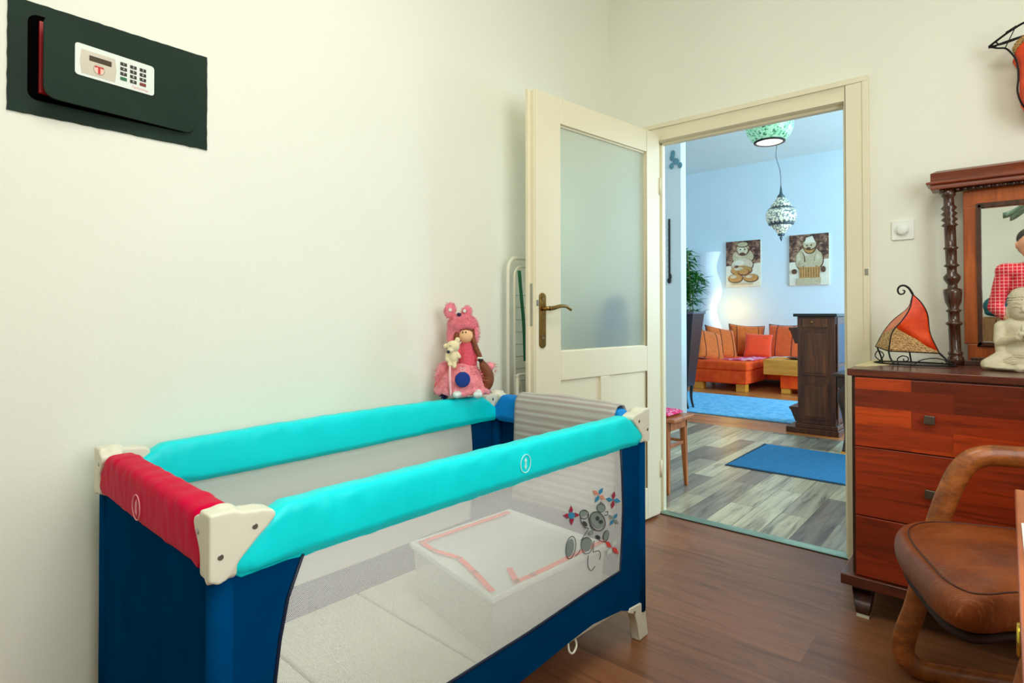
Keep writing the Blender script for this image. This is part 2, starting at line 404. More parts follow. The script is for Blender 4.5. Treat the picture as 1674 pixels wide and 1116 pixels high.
# local coords : y along wall, z up, x out
random.seed(3)
def rag(a, b, n, j): return [(a[0]+(b[0]-a[0])*i/n+(random.random()-.5)*j, a[1]+(b[1]-a[1])*i/n+(random.random()-.5)*j) for i in range(n)]
y0, y1, z0, z1 = -.214, .222, -.133, .133
outer = rag((y0, z0), (y1, z0), 30, .0018)+rag((y1, z0), (y1, z1), 16, .0015)+rag((y1, z1), (y0, z1), 30, .0018)+rag((y0, z1), (y0, z0), 16, .0015)
def rrect(a0, a1, b0, b1, r, n=5):
    out = []
    for cx, cy, s in ((a1-r, b1-r, 0), (a0+r, b1-r, 1), (a0+r, b0+r, 2), (a1-r, b0+r, 3)):
        for i in range(n+1):
            a = pi/2*s+pi/2*i/n; out.append((cx+r*cos(a), cy+r*sin(a)))
    return out
def holed(outer, inner, mapf, name, mat, parent, solid=0, extra=None):
    bm = bmesh.new(); es = []
    for loop in [outer]+inner:
        vs = [bm.verts.new(mapf(*p)) for p in loop]
        es += [bm.edges.new((vs[i], vs[(i+1) % len(vs)])) for i in range(len(vs))]
    bmesh.ops.triangle_fill(bm, edges=es, use_beauty=True)
    me = bpy.data.meshes.new(name); bm.to_mesh(me); bm.free(); me.materials.append(mat)
    o = bpy.data.objects.new(name, me); C.objects.link(o); o.parent = parent
    if solid: mm = o.modifiers.new('s', 'SOLIDIFY'); mm.thickness = solid; mm.offset = 0
    return o
holed(outer, [rrect(-.178, .17, -.098, .105, .02)], lambda a, b: (.002, a, b), 'wall_surround', SAFEG, sf, .004)
m = MB()
for a in (rrect(-.178, .17, -.098, .105, .02),):
    n = len(a); m.grid([[(.004, p[0], p[1]) for p in a], [(.0005, p[0], p[1]) for p in a]], cv=True)
m.box(.0003, .0012, -.18, .172, -.1, .107)
m.build('cavity_shade_sheet', basic('cavity_shade_black', srgb(8, 6, 6), .8, spec=0), sf)  # shade of the recess painted as a near-black sheet on the solid wall
m = MB(); m.box(.001, .0125, -.1575, .11, -.08, .09)
m.build('red_casing', SAFER, sf)
# door leaf, hinged at far end (local y = .186), swung out slightly
dl = bpy.data.objects.new('safe_door', None)
ang = R(6.5)
m = MB(); m.T = Matrix.Translation((.006, .186, 0)) @ Matrix.Rotation(ang, 4, 'Z') 
m.prism([(a, b) for a, b in rrect(-.345, 0, -.098, .100, .026)], 0, .006, 'x')
dl = m.build('safe_door', SAFEG, sf, bevel=.0015)
DM = m.T
def onleaf(): x = MB(); x.T = DM; return x
SW = basic('keypad_white', srgb(228, 234, 226), .4, var=.02)
m = onleaf(); m.prism(rrect(-.285, -.108, -.025, .053, .008), .006, .0085, 'x'); kp = m.build('keypad_panel', SW, dl, bevel=.0008)
BEI = basic('keypad_beige', srgb(206, 196, 178), .45)
m = onleaf(); m.prism([(-.272, .040), (-.20, .040), (-.197, .01), (-.20, -.018), (-.272, -.018), (-.275, .01)], .0085, .0091, 'x'); m.build('display_field', BEI, kp)
m = onleaf(); m.prism(rrect(-.256, -.208, .017, .030, .001, 2), .0091, .0096, 'x'); m.build('display', basic('lcd_brown', srgb(66, 56, 36), .3), kp)
m = onleaf(); m.prism([(-.235+.0125*cos(2*pi*i/24), .000+.0125*sin(2*pi*i/24)) for i in range(24)], .0091, .0094, 'x'); m.build('badge_ring', METAL, kp)
m = onleaf(); m.prism([(-.235+.0108*cos(2*pi*i/24), .000+.0108*sin(2*pi*i/24)) for i in range(24)], .0094, .0096, 'x'); bdg = m.build('badge', basic('badge_pink', srgb(240, 196, 180), .4), kp)
LR = basic('logo_red', srgb(196, 40, 34), .4)
# TT mark
m = onleaf()
for q in ([(-.2375, -.010), (-.2325, -.010), (-.2325, .007), (-.2375, .007)], [(-.245, .0085), (-.243, .0035), (-.2402, .0055), (-.2298, .0055), (-.227, .0035), (-.225, .0085)]):
    m.prism(q, .0096, .0100, 'x')
m.build('badge_mark', LR, kp)
KB = basic('key_black', srgb(44, 40, 34), .4); KG = basic('key_green', srgb(40, 110, 66), .4); KR = basic('key_red', srgb(128, 52, 44), .4)
keys = ['1', '2', '3', '4', '5', '6', '7', '8', '9', '', '0', '']
for i, kk in enumerate(keys):
    c, r_ = i % 3, i//3; a = -.181+c*.0225; b = .034-r_*.0125
    m = onleaf(); m.prism(rrect(a-.0075, a+.0075, b-.0040, b+.0040, .0008, 2), .0085, .0098, 'x')
    ko = m.build('key', (KG if i == 9 else KR if i == 11 else KB), kp)
    if kk: text_obj('digit', kk, .0075, SW, ko, DM @ Matrix.Translation((.0100, a, b)) @ Matrix(((0, 0, 1, 0), (1, 0, 0, 0), (0, 1, 0, 0), (0, 0, 0, 1))), .0002)
text_obj('maker_script', 'Technomax', .0085, basic('script_pink', srgb(226, 140, 132), .4), kp, DM @ Matrix.Translation((.0087, -.143, -.0165)) @ Matrix(((0, 0, 1, 0), (1, 0, 0, 0), (0, 1, 0, 0), (0, 0, 0, 1))), .0002, .3)

# ============================================================ PLAYPEN
A = .0246
PX = (.7949, -2.4961, 0)
pen = root('playpen', 'blue folding playpen with cyan, red and blue padded rails and mesh sides', 'playpen', PX, pi/2-A)
PL, PW, PH = 1.375, .70, .760
def inpen(*p): return p
def penmb(): return MB()
# corner caps
def corner(ix, iy):
    m = MB(); sx = 1 if ix == 0 else -1; sy = 1 if iy == 0 else -1
    X0 = 0 if ix == 0 else PL; Y0 = 0 if iy == 0 else PW
    prof = [(-.004, .652), (.010, .644), (.022, .648), (.034, .662), (.050, .681), (.072, .702), (.092, .719), (.103, .731), (.100, .741), (.080, .747), (.05, .750), (.02, .758), (-.004, .757)]
    P1 = [(X0+sx*a, b) for a, b in prof]
    m.prism(P1, Y0-sy*.005, Y0+sy*.040, 'y')
    P2 = [(Y0+sy*a*.62, b) for a, b in prof]
    m.prism(P2, X0-sx*.005, X0+sx*.040, 'x')
    m.ell((X0+sx*.026, Y0+sy*.026, .742), (.026, .026, .02))
    c = m.build('corner_cap', PLAS, pen, remesh=.0024, sm=14)
    for p_, q_ in (((sx*.066, -sy*.0065, .722), (sx*.066, sy*.002, .722)), ((sx*.012, -sy*.0065, .688), (sx*.012, sy*.002, .688)), ((-sx*.0065, sy*.042, .722), (sx*.002, sy*.042, .722)), ((sx*.062, sy*.0425, .728), (sx*.062, sy*.036, .728))):
        s_ = MB(); s_.tube([(X0+p_[0], Y0+p_[1], p_[2]), (X0+q_[0], Y0+q_[1], q_[2])], .0048, 12); s_.build('screw', METAL, c, bevel=.0008)
    return c
for ix in (0, 1):
    for iy in (0, 1): corner(ix, iy)
# padded rails (long): shell swept with tapering ends
def rail(name, L, mat, place, zt=.744, zb=.638, th=.052, bow=0., seed=1, end=.1, hollow=0):
    rnd = random.Random(seed); ph = [rnd.random()*6 for _ in range(8)]
    N = 120; rows = []
    for i in range(N+1):
        s = L*i/N; d = min(s, L-s)
        # ends: the wrap reaches furthest at its bottom
        if d < end:
            q = max(0, (d)/end); top = zb+.012+(zt-zb-.012)*(q**.55)
        else: top = zt
        top += bow*sin(pi*s/L)
        bot = zb+.004*sin(s*3+ph[0]) + bow*.3*sin(pi*s/L) - .004*(1-abs(2*s/L-1))
        if d < .02: bot += .02*(1-d/.02)
        row = []; n = 28
        for k in range(n):
            a = 2*pi*k/n; cx, cz = cos(a), sin(a); e = .42
            x = math.copysign(abs(cx)**e, cx)*th/2; z = math.copysign(abs(cz)**(.5), cz)
            zz = (top+bot)/2+z*(top-bot)/2
            wr = .0016*sin(s*38+ph[1]+zz*60)*sin(s*7+ph[2])+.0011*sin(s*91+ph[3]-zz*130)
            if cz < -.2: wr *= .6
            x += math.copysign(wr, cx) if abs(cx) > .3 else 0
            if zz < bot+.012: x *= .72
            row.append(place(s, x, zz+wr*.5))
        rows.append(row)
    m = MB(); m.grid(rows, cv=True)
    m.add(rows[0], [tuple(range(28))]); m.add(rows[-1], [tuple(range(27, -1, -1))])
    return m.build(name, mat, pen, smooth=True)
LR_ = PL-.056
fr = rail('long_rail', LR_, CYAN, lambda s, x, z: (.028+s, .026+x, z), seed=2)
br_ = rail('long_rail', LR_, CYAN, lambda s, x, z: (.028+s, PW-.026+x, z), bow=.012, seed=5)
er = rail('end_rail', PW-.06, RED, lambda s, x, z: (.030+x, .030+s, z), zt=.748, zb=.645, th=.062, seed=9, end=.05)
fe = rail('end_rail', PW-.06, BLUE, lambda s, x, z: (PL-.030+x, .030+s, z), zt=.748, zb=.645, th=.056, seed=11, end=.05)
fr['label'] = 'cyan padded long rail'; br_['label'] = 'cyan padded long rail on the wall side'; er['label'] = 'crimson padded end rail'; fe['label'] = 'bright blue padded end rail'
LW = basic('logo_white', srgb(206, 250, 246), .5)
def logo(parent, fn, mat):
    m = MB()
    el = [fn(.0225*.85*cos(2*pi*i/32), .0225*sin(2*pi*i/32)) for i in range(32)]
    m.tube(el, .0011, 6, closed=True)
    m.tube([fn(0, -.009), fn(0, .009)], .0021, 6)
    for sg in (1, -1):
        tri = [fn(-.006, sg*.006), fn(.006, sg*.006), fn(0, sg*.016)]
        m.add(tri, [(0, 1, 2)])
    m.build('rail_symbol', mat, parent)
logo(fr, lambda a, b: (.748+a, -.0035, .693+b), LW)
logo(er, lambda a, b: (-.0048+abs(b)*.03, .372-a*1.25, .686+b*1.1), basic('logo_pink', srgb(250, 170, 180), .5))
# side panels of navy fabric with mesh window
win = [(.158, .645), (.13, .577), (.116, .509), (.108, .444), (.104, .36), (.108, .30), (.13, .262), (.18, .255), (.4, .254), (.776, .254), (1.021, .262), (1.214, .265), (1.226, .36), (1.233, .459), (1.228, .56), (1.220, .645)]
outp = [(.012, .655), (.012, .085), (.10, .10), (.25, .118), (.45, .130), (.62, .137), (.764, .143), (.961, .155), (1.067, .158), (1.22, .139), (1.363, .085), (1.363, .655), (1.2, .66), (.2, .66)]
for Y in (.012, PW-.012):
    sp = holed(outp, [win], lambda a, b: (a, Y, b), 'side_fabric', NAVY, pen, .003)
    m = MB(); m.tube([(a, Y-.002 if Y < .1 else Y+.002, b) for a, b in win[:]], .0035, 6)
    m.build('piping', NAVYD, sp, smooth=True)
    bm = bmesh.new(); f = bm.faces.new([bm.verts.new((a, Y, b)) for a, b in win]); bmesh.ops.triangulate(bm, faces=[f])
    me = bpy.data.meshes.new('mesh_window'); bm.to_mesh(me); bm.free(); me.materials.append(NET)
    o = bpy.data.objects.new('mesh_window', me); C.objects.link(o); o.parent = pen
for X in (.012, PL-.012):
    m = MB(); rows = []
    for i in range(25):
        y = .03+(PW-.06)*i/24; rows.append([(X+.003*sin(i*.9+j*.35)*(.3+.7*j/12), y, .085+.03*sin(pi*i/24)+(.66-.085-.03*sin(pi*i/24))*j/12) for j in range(13)])
    m.grid(rows); m.build('end_fabric', NAVY, pen, smooth=True, solid=.003)
for X in (.022, PL-.022):
    for Y in (.022, PW-.022):
        m = MB(); m.tube([(X, Y, .09), (X, Y, .3), (X, Y, .66)], .021, 16); po = m.build('corner_post', NAVY, pen, smooth=True)
        sx = 1 if X > .5 else -1
        m = MB(); Q = [(X+sx*.016, .118), (X-sx*.085, .128), (X-sx*.090, .115), (X-sx*.055, .098), (X-sx*.038, .06), (X-sx*.028, .004), (X-sx*.026, 0), (X+sx*.030, 0), (X+sx*.030, .012), (X+sx*.020, .06)]
        m.prism(Q, Y-.016, Y+.016, 'y'); ft = m.build('foot', PLAS, pen, bevel=.005, seg=3)
        yy = Y-.0175 if Y < .3 else Y+.0175
        for a, b in ((-.060, .108), (0, .098)): m = MB(); m.tube([(X+sx*a, yy-.001, b), (X+sx*a, yy+.001, b)], .0042, 10); m.build('screw', METAL, ft)
m = MB()
for Y in (.05, PW-.05): m.tube(bez([(.09, Y, .112), (.35, Y, .128), (PL/2, Y, .135), (PL-.35, Y, .128), (PL-.09, Y, .112)], 8), .010, 10)
m.build('lower_bar', PLAS, pen, smooth=True)
m = MB(); m.tube(bez([(.955, .02, .155), (.950, .012, .13), (.965, .010, .118), (.985, .012, .13), (.985, .02, .155)], 5), .003, 8); m.build('strap_loop', PLAS, pen, smooth=True)
# printed teddy and pinwheels on the mesh
INK = basic('print_dark_grey', srgb(58, 66, 66), .6); GREY = basic('print_grey', srgb(128, 142, 136), .6); PALE = basic('print_pale', srgb(198, 210, 200), .6)
PR = basic('print_maroon', srgb(150, 40, 64), .6); PB = basic('print_blue', srgb(44, 130, 168), .6); PT = basic('print_tan', srgb(206, 140, 116), .6)
# measured positions in zoom units : origin px (900,780) scale 6.2 -> side coords by affine fit
def zs(zx, zy):
    X, Y = (900+zx/6.2-960)/100, (780+zy/6.2-870)/100
    w_ = -.136597*X+.001502*Y+1
    return (.167312*X+.000723*Y+1.033642)/w_, (-.146348*X-.175837*Y+.436811)/w_
def disc(m, zx, zy, rx, ry, rot=0, n=22, y=.0085):
    p = []
    for i in range(n):
        a = 2*pi*i/n; u, v = rx*cos(a), ry*sin(a)
        x, z = zs(zx+u*cos(rot)-v*sin(rot), zy+u*sin(rot)+v*cos(rot)); p.append((x, y, z))
    m.add(p, [tuple(range(n))])
def line(m, pts, r=.0011, y=.0075):
    m.tube(bez([(zs(*p)[0], y, zs(*p)[1]) for p in pts], 5), r, 5)
bear = MB()
bear.k = 0
for a in ((512, 308, 40, 38, 0), (340, 365, 35, 30, -.6), (478, 435, 62, 85, -.5), (560, 590, 22, 45, .2), (200, 715, 38, 92, .15), (365, 680, 48, 72, 0), (410, 560, 26, 24, 0)): disc(bear, *a)
bear.k = 1
disc(bear, 475, 415, 20, 24, 0, y=.0075); disc(bear, 508, 450, 22, 20, 0, y=.0075); disc(bear, 350, 470, 18, 32, -.7, y=.0080); disc(bear, 480, 605, 28, 18, .5, y=.0080)
def ring(zx, zy, rx, ry, rot=0, r=.0011):
    pts = []
    for i in range(26):
        a = 2*pi*i/25; u, v = rx*cos(a), ry*sin(a); pts.append((zx+u*cos(rot)-v*sin(rot), zy+u*sin(rot)+v*cos(rot)))
    bear.tube([(zs(*p)[0], .0078, zs(*p)[1]) for p in pts], r, 5)
ring(512, 308, 42, 45); ring(340, 375, 45, 45, -.6); ring(475, 445, 75, 100, -.4, .0014); ring(562, 592, 26, 55, .2); ring(205, 710, 48, 115, .15); ring(365, 690, 58, 85)
for l_ in ([(300, 400), (310, 450), (340, 500), (385, 515)], [(375, 370), (390, 430), (410, 500), (440, 540)], [(385, 520), (340, 590), (310, 640)], [(440, 640), (435, 700), (430, 755)], [(470, 590), (500, 640), (555, 655)],
           [(300, 730), (280, 770), (250, 795)], [(380, 790), (378, 840), (380, 900), (410, 945), (450, 900)], [(430, 755), (490, 745), (505, 790), (495, 835)], [(555, 350), (580, 345), (575, 380), (545, 385)], [(500, 280), (508, 250), (530, 280)]):
    line(bear, l_)
bo = bear.build('teddy_print', [GREY, INK], pen)
def pinwheel(zx, zy, s, ca, cb, rot):
    m = MB()
    for k in range(4):
        m.k = k % 2; a = rot+k*pi/2
        P = [(0, 0), (.55, -.12), (1.0, .38), (.45, .42)]
        p = []
        for u, v in P:
            uu, vv = (u*cos(a)-v*sin(a))*s*.8, (u*sin(a)+v*cos(a))*s*.95
            x, z = zs(zx+uu, zy+vv); p.append((x, .008, z))
        m.add(p, [(0, 1, 2, 3)])
    m.build('pinwheel_print', [ca, cb], pen)
pinwheel(212, 385, 100, PR, PR, -.4); pinwheel(492, 180, 90, PT, PB, .2); pinwheel(636, 230, 92, PB, PR, -.2); pinwheel(640, 425, 78, GREY, PB, .3); pinwheel(622, 710, 105, basic('print_red', srgb(214, 70, 66), .6), PALE, .3)
m = MB(); disc(m, 212, 385, 34, 34, y=.0072); m.build('pinwheel_print', PB, pen)

# mattress
def curtain_mat(name, c1, c2, p):
    t = NT(name); v = t.coord(); w_ = t.n('ShaderNodeTexWave'); w_.inputs['Scale'].default_value = p; w_.inputs['Distortion'].default_value = .6
    t.l(v, w_.inputs['Vector']); t.set(Base_Color=t.ramp(w_.outputs['Fac'], [(.25, c1), (.75, c2)]), Roughness=.85); return t.m
mt = root('playpen_mattress', 'thin grey beige folding mattress lying inside the playpen', 'mattress', PX, pi/2-A)
m = MB()
for i in range(4):
    a = .04+i*(PL-.08)/4; m.box(a+.003, a+(PL-.08)/4-.003, .04, PW-.04, .142, .178)
m.build('mattress_pad', basic('mattress_fabric', srgb(206, 202, 184), .85, var=.04, bump=.2, bs=120), mt, bevel=.008, seg=3)

# storage bin
bn = root('storage_bin', 'translucent white plastic storage bin edged with orange tape inside the playpen', 'storage bin', PX, pi/2-A)
t = NT('milky_plastic'); t.set(Base_Color=(.9, .95, .92, 1), Roughness=.35, Alpha=.42); MILK = t.m
t = NT('milky_lid'); t.set(Base_Color=(.9, .95, .92, 1), Roughness=.3, Alpha=.66); MILKL = t.m
top = [(.690, .060), (1.185, .030), (1.215, .480), (.775, .505)]
cxx = sum(p[0] for p in top)/4; cyy = sum(p[1] for p in top)/4
def ins(k, z): return [(cxx+(x-cxx)*k, cyy+(y-cyy)*k, z) for x, y in top]
m = MB(); rows = [ins(.90, .182), ins(.92, .19), ins(.965, .335)]
m.grid(rows, cv=True); m.add(ins(.90, .182), [(3, 2, 1, 0)])
m.build('bin_body', MILK, bn, bevel=.012, seg=3)
m = MB(); rows = [ins(.97, .335), ins(1.0, .338), ins(1.0, .350), ins(.985, .356), ins(.93, .353), ins(.90, .348)]
m.grid(rows, cv=True); m.add(ins(.90, .348), [(0, 1, 2, 3)])
m.build('bin_lid', MILKL, bn, bevel=.004)
TAPE = basic('orange_tape', srgb(255, 84, 44), .5)
m = MB()
def strip(pts, wd, z=.3545):
    for i in range(len(pts)-1):
        a, b = Vector(pts[i]+(0,)), Vector(pts[i+1]+(0,)); d = (b-a).normalized(); n = Vector((-d.y, d.x, 0))*wd/2
        q = [a-n-d*.006, b-n+d*.006, b+n+d*.006, a+n-d*.006]; m.prism([(v.x, v.y) for v in q], z, z+.0008, 'z')
strip([(1.18, .455), (.80, .475)], .02); strip([(.80, .475), (.785, .40), (.800, .30), (.765, .20), (.72, .09)], .017); strip([(.80, .075), (.86, .068), (1.19, .055)], .018); strip([(.80, .075), (.845, .14)], .017)
m.build('edge_tape', TAPE, bn)

# towel over the far end rail
TW = NT('striped_towel'); v = TW.coord()
sp = TW.n('ShaderNodeSeparateXYZ'); TW.l(v, sp.inputs[0])
f = TW.math('SINE', TW.math('MULTIPLY', TW.math('ADD', sp.outputs[2], TW.math('MULTIPLY', sp.outputs[0], .9)), 230))
f2 = TW.math('SINE', TW.math('MULTIPLY', sp.outputs[2], 390))
k = TW.math('ADD', TW.math('MULTIPLY', f, .35), TW.math('MULTIPLY', f2, .15))
TW.set(Base_Color=TW.ramp(TW.math('ADD', k, .5), [(.1, srgb(160, 146, 138)), (.5, srgb(168, 162, 154)), (.9, srgb(184, 182, 176))]), Roughness=.95, Sheen_Weight=.3)
TW.bump(TW.noise(v, 260, 2), .3, .002)
tw = root('hanging_towel', 'grey striped towel draped over the blue end rail of the playpen', 'towel', PX, pi/2-A)
m = MB(); prof = [(-.052, .36), (-.050, .42), (-.047, .50), (-.046, .60), (-.044, .68), (-.040, .735), (-.022, .758), (0, .762), (.022, .756), (.036, .735), (.038, .66), (.040, .56), (.041, .46)]
rows = []
for i in range(41):
    y = .085+.445*i/40; row = []
    for j, (dx, z) in enumerate(prof):
        row.append((PL-.030+dx+.0012*sin(i*.55)*(1 if z < .7 else .2)*(-1 if dx < 0 else 1), y+(.012*(.75-z) if i > 20 else -.02*(.75-z)), z+.001*sin(i*.35)+.008*sin(pi*i/40)))
    rows.append(row)
m.grid(rows); m.build('towel_cloth', TW.m, tw, smooth=True, solid=.005)

# ============================================================ DOLL on the wall-side rail
dp = Vector((.135, -1.305, .766))
doll = root('rag_doll', 'pink rag doll in a fluffy eared hat sitting on the cyan rail by the wall', 'doll', dp, R(-52)+pi/2)
# local: faces -y ; x to the picture right
PINK = basic('pink_plush', srgb(244, 130, 146), .95, var=.15, vs=60, bump=.9, bs=260, sheen=.6)
PKNIT = basic('coral_knit', srgb(232, 92, 112), .9, var=.18, vs=140, bump=.8, bs=300)
PTUL = basic('pink_tulle', srgb(246, 140, 150), .9, var=.22, vs=45, bump=.8, bs=120, sheen=.4)
SKIN = basic('doll_cloth_skin', srgb(236, 186, 140), .8, var=.03)
HAIR = basic('chestnut_hair', srgb(120, 62, 22), .6, var=.3, vs=90, bump=.6, bs=200)
def S(zx, zy, y=0): return ((zx-350)*.00040, y, (1000-zy)*.00040-.008)
m = MB(); m.ell(S(392, 428, -.018), (.028, .026, .029)); m.cap(S(390, 470, -.004), S(395, 520, 0), .010, .012); m.cap(S(400, 540, .0), S(400, 700, .0), .022, .030)
for s_ in (-1, 1):
    m.cap(S(400+s_*60, 540, 0), S(400+s_*115, 640, -.015), .010, .009); m.cap(S(400+s_*50, 760, -.01), S(400+s_*72, 960, -.05), .013, .012)
m.ell(S(275, 650, -.035), (.011, .010, .010)); m.ell(S(515, 650, -.02), (.010, .010, .010))
m.build('body', SKIN, doll, remesh=.0022, sm=4)
m = MB()
for a in (366, 396): m.ell(S(a, 392, -.0415), (.0026, .0022, .0036), 10, 8)
m.build('eye', BLACK, doll, smooth=True)
m = MB(); m.ell(S(350, 318, .006), (.058, .038, .036)); m.ell(S(345, 280, .006), (.046, .034, .026)); m.ell(S(240, 440, .004), (.016, .018, .034)); m.ell(S(478, 420, .0), (.013, .018, .038)); m.ell(S(300, 380, .014), (.045, .034, .045))
m.ell(S(228, 185, 0), (.023, .014, .031)); m.ell(S(392, 195, 0), (.020, .013, .022))
hat = m.build('hat', PINK, doll, remesh=.003, sm=3)
m = MB(); m.ell(S(324, 222, -.022), (.009, .007, .007)); m.build('hat_nose', basic('navy_knot', srgb(26, 20, 70), .6), hat, smooth=True)
m = MB()
for a, b in ((235, 178), (375, 188)):
    m = MB()
    for i in range(7):
        t_ = 2*pi*i/7; m.ell(S(a+9*cos(t_), b+9*sin(t_), -.015), (.0032, .002, .0032), 8, 6)
    m.build('ear_jewel', SW, hat)
m = MB(); m.ell(S(300, 430, -.012), (.013, .014, .020)); m.ell(S(460, 420, -.010), (.008, .014, .026)); m.ell(S(395, 372, -.020), (.028, .014, .006))
m.tube(bez([S(455, 450, -.02), S(490, 540, -.026), S(520, 610, -.028), S(535, 655, -.03)], 5), .010, 10)
pth = bez([S(535, 655, -.03), S(565, 720, -.028), S(600, 800, -.02), S(600, 870, -.02), S(580, 930, -.02)], 5)
m.tube(pth, [.008+.016*sin(pi*i/(len(pth)-1)*.8) for i in range(len(pth))], 10)
m.build('hair', HAIR, doll, remesh=.003, sm=2)
m = MB()
m.ell(S(535, 655, -.036), (.010, .010, .010)); hb = m.build('hair_tie', basic('tie_black', srgb(30, 16, 20), .6), doll, smooth=True)
m = MB(); m.ell(S(520, 636, -.046), (.006, .003, .004)); m.ell(S(545, 636, -.046), (.006, .003, .004)); m.build('hair_bow', SW, doll, smooth=True)
m = MB(); m.cap(S(400, 520, -.002), S(402, 690, -.002), .027, .037); m.cap(S(345, 535, 0), S(285, 640, -.022), .013, .012); m.cap(S(458, 535, 0), S(505, 640, -.014), .013, .012)
m.build('knit_bodice', PKNIT, doll, remesh=.003, sm=2)
rows = []; rnd = random.Random(4)
for j in range(9):
    u = j/8; row = []
    for i in range(44):
        a = 2*pi*i/44; rx = .036+.072*u**.7; ry = .030+.040*u**.6; k_ = 1+.07*sin(i*2.4+j)*u+rnd.random()*.05*u
        row.append(tuple(Vector(S(360-10*u, 690+u*285+14*sin(i*1.7)*u, -.006-.012*u))+Vector((rx*k_*cos(a), ry*k_*sin(a), 0))))
    rows.append(row)
m = MB(); m.grid(rows, cv=True); m.add(rows[-1], [tuple(range(44))]); m.ell(S(175, 800, .0), (.032, .03, .05)); m.ell(S(615, 730, .0), (.018, .02, .018))
m.build('tulle_skirt', PTUL, doll, smooth=True)
m = MB(); m.T = Matrix.Translation(S(382, 828, -.086)) @ Matrix.Rotation(R(-10), 4, 'X'); m.lathe([(.001, -.003), (.026, -.003), (.029, 0), (.026, .003), (.001, .003)], 24)
m.v = [tuple(Matrix.Translation(S(382, 828, -.092)) @ Matrix.Rotation(R(78), 4, 'X') @ (m.T.inverted() @ Vector(p))) for p in m.v]
m.build('blue_pouch', basic('royal_felt', srgb(14, 52, 130), .9), doll, smooth=True)
m = MB(); q = Vector(S(380, 745, -.085)); m.tube(bez([q+Vector((0, 0, -.006)), q+Vector((-.010, 0, .004)), q+Vector((-.006, 0, .011)), q+Vector((0, 0, .006)), q+Vector((.006, 0, .011)), q+Vector((.010, 0, .004)), q+Vector((0, 0, -.006))], 4), .0016, 6)
m.build('heart_pendant', basic('heart_pink', srgb(240, 190, 200), .6), doll, smooth=True)
SH = basic('shoe_white', srgb(214, 226, 222), .5, var=.2, vs=60)
for a in (330, 522):
    m = MB(); m.ell(S(a, 968, -.088), (.018, .026, .014)); m.ell(S(a, 958, -.072), (.014, .014, .014)); sh = m.build('shoe', SH, doll, remesh=.003, sm=2)
m = MB(); m.tube(bez([S(252, 605, -.055), S(255, 700, -.07), S(262, 830, -.088), S(272, 985, -.09)], 6), .0045, 6, flat=(1, .3)); m.build('ribbon', basic('pale_pink_ribbon', srgb(246, 196, 200), .6), doll, smooth=True)
m = MB()
for i in range(26):
    a, b = rnd.random()*2*pi, rnd.random()*pi; d = Vector((sin(b)*cos(a), sin(b)*sin(a), cos(b))); c0 = Vector(S(195, 990, -.055)); m.tube([c0, c0+d*.020], [.004, .001], 5)
m.build('pompom', basic('navy_wool', srgb(20, 22, 70), .9), doll)
m = MB(); m.ell(S(125, 930, -.02), (.018, .016, .030)); m.ell(S(150, 975, -.03), (.020, .016, .012)); m.build('heart_bag', basic('salmon_felt', srgb(232, 100, 110), .9), doll, remesh=.003, sm=2)
def fur(name, mat, parent, ells, n, L, wd, seed, droop=0, zmin=None, skip=None):
    rnd = random.Random(seed); m = MB(); tot = sum(r[0]*r[2] for c, r in ells)
    for c, r in ells:
        for _ in range(int(n*r[0]*r[2]/tot)):
            a = rnd.random()*2*pi; z = rnd.uniform(-1, 1); q = math.sqrt(1-z*z); d = Vector((q*cos(a), q*sin(a), z)); p = Vector(c)+Vector((d.x*r[0], d.y*r[1], d.z*r[2]))*.96
            if skip and skip(p): continue
            nn = Vector((d.x/r[0], d.y/r[1], d.z/r[2])).normalized(); g = (nn+Vector((rnd.uniform(-.7, .7), rnd.uniform(-.7, .7), rnd.uniform(-.7, .7)-droop))).normalized()
            sd = g.cross(Vector((rnd.random(), rnd.random(), rnd.random()))).normalized()*wd; l_ = L*rnd.uniform(.6, 1.2)
            m.add([p-sd, p+sd, p+g*l_], [(0, 1, 2)])
    return m.build(name, mat, parent)
fur('hat_fur', PINK, hat, [(S(350, 322, .006), (.060, .040, .040)), (S(345, 285, .006), (.048, .034, .026)), (S(240, 430, .006), (.017, .018, .036)), (S(480, 410, .002), (.014, .018, .038)), (S(228, 185, 0), (.023, .014, .031)), (S(392, 195, 0), (.020, .013, .022))], 5200, .010, .0007, 5, 0, None, lambda p: p.y < -.008 and p.z > S(0, 240)[2] and abs(p.x-S(228, 0)[0]) < .012)
fur('skirt_tulle_edge', PTUL, doll, [(S(350, 860, -.02), (.098, .070, .052)), (S(175, 820, 0), (.034, .03, .05)), (S(360, 760, -.012), (.062, .048, .04)), (S(615, 745, .0), (.022, .02, .026))], 2600, .020, .0010, 6, .7, None, lambda p: abs(p.x-S(382, 0)[0]) < .032 and abs(p.z-S(0, 828)[2]) < .04 and p.y < -.05)
# white teddy held by the doll
td = root('tiny_white_bear', 'tiny cream plush bear held in front of the pink rag doll', 'soft toy', dp, R(-52)+pi/2)
CR = basic('cream_plush', srgb(236, 220, 180), .95, var=.08, vs=60, bump=.6, bs=260)
m = MB(); m.ell(S(280, 525, -.060), (.026, .020, .023)); m.ell(S(213, 522, -.058), (.011, .008, .010)); m.ell(S(322, 465, -.058), (.010, .008, .012)); m.ell(S(262, 560, -.074), (.012, .011, .009))
m.ell(S(285, 625, -.058), (.020, .017, .026)); m.cap(S(320, 590, -.06), S(340, 620, -.066), .008, .008); m.cap(S(225, 600, -.06), S(225, 650, -.066), .008, .007); m.cap(S(295, 660, -.06), S(295, 710, -.066), .009, .009); m.cap(S(250, 655, -.06), S(252, 695, -.066), .009, .008)
m.build('bear_body', CR, td, remesh=.0022, sm=3)
m = MB()
for a, b in ((262, 515), (232, 538)): m.ell(S(a, b, -.083), (.002, .002, .002), 8, 6)
m.build('eye', BLACK, td, smooth=True)
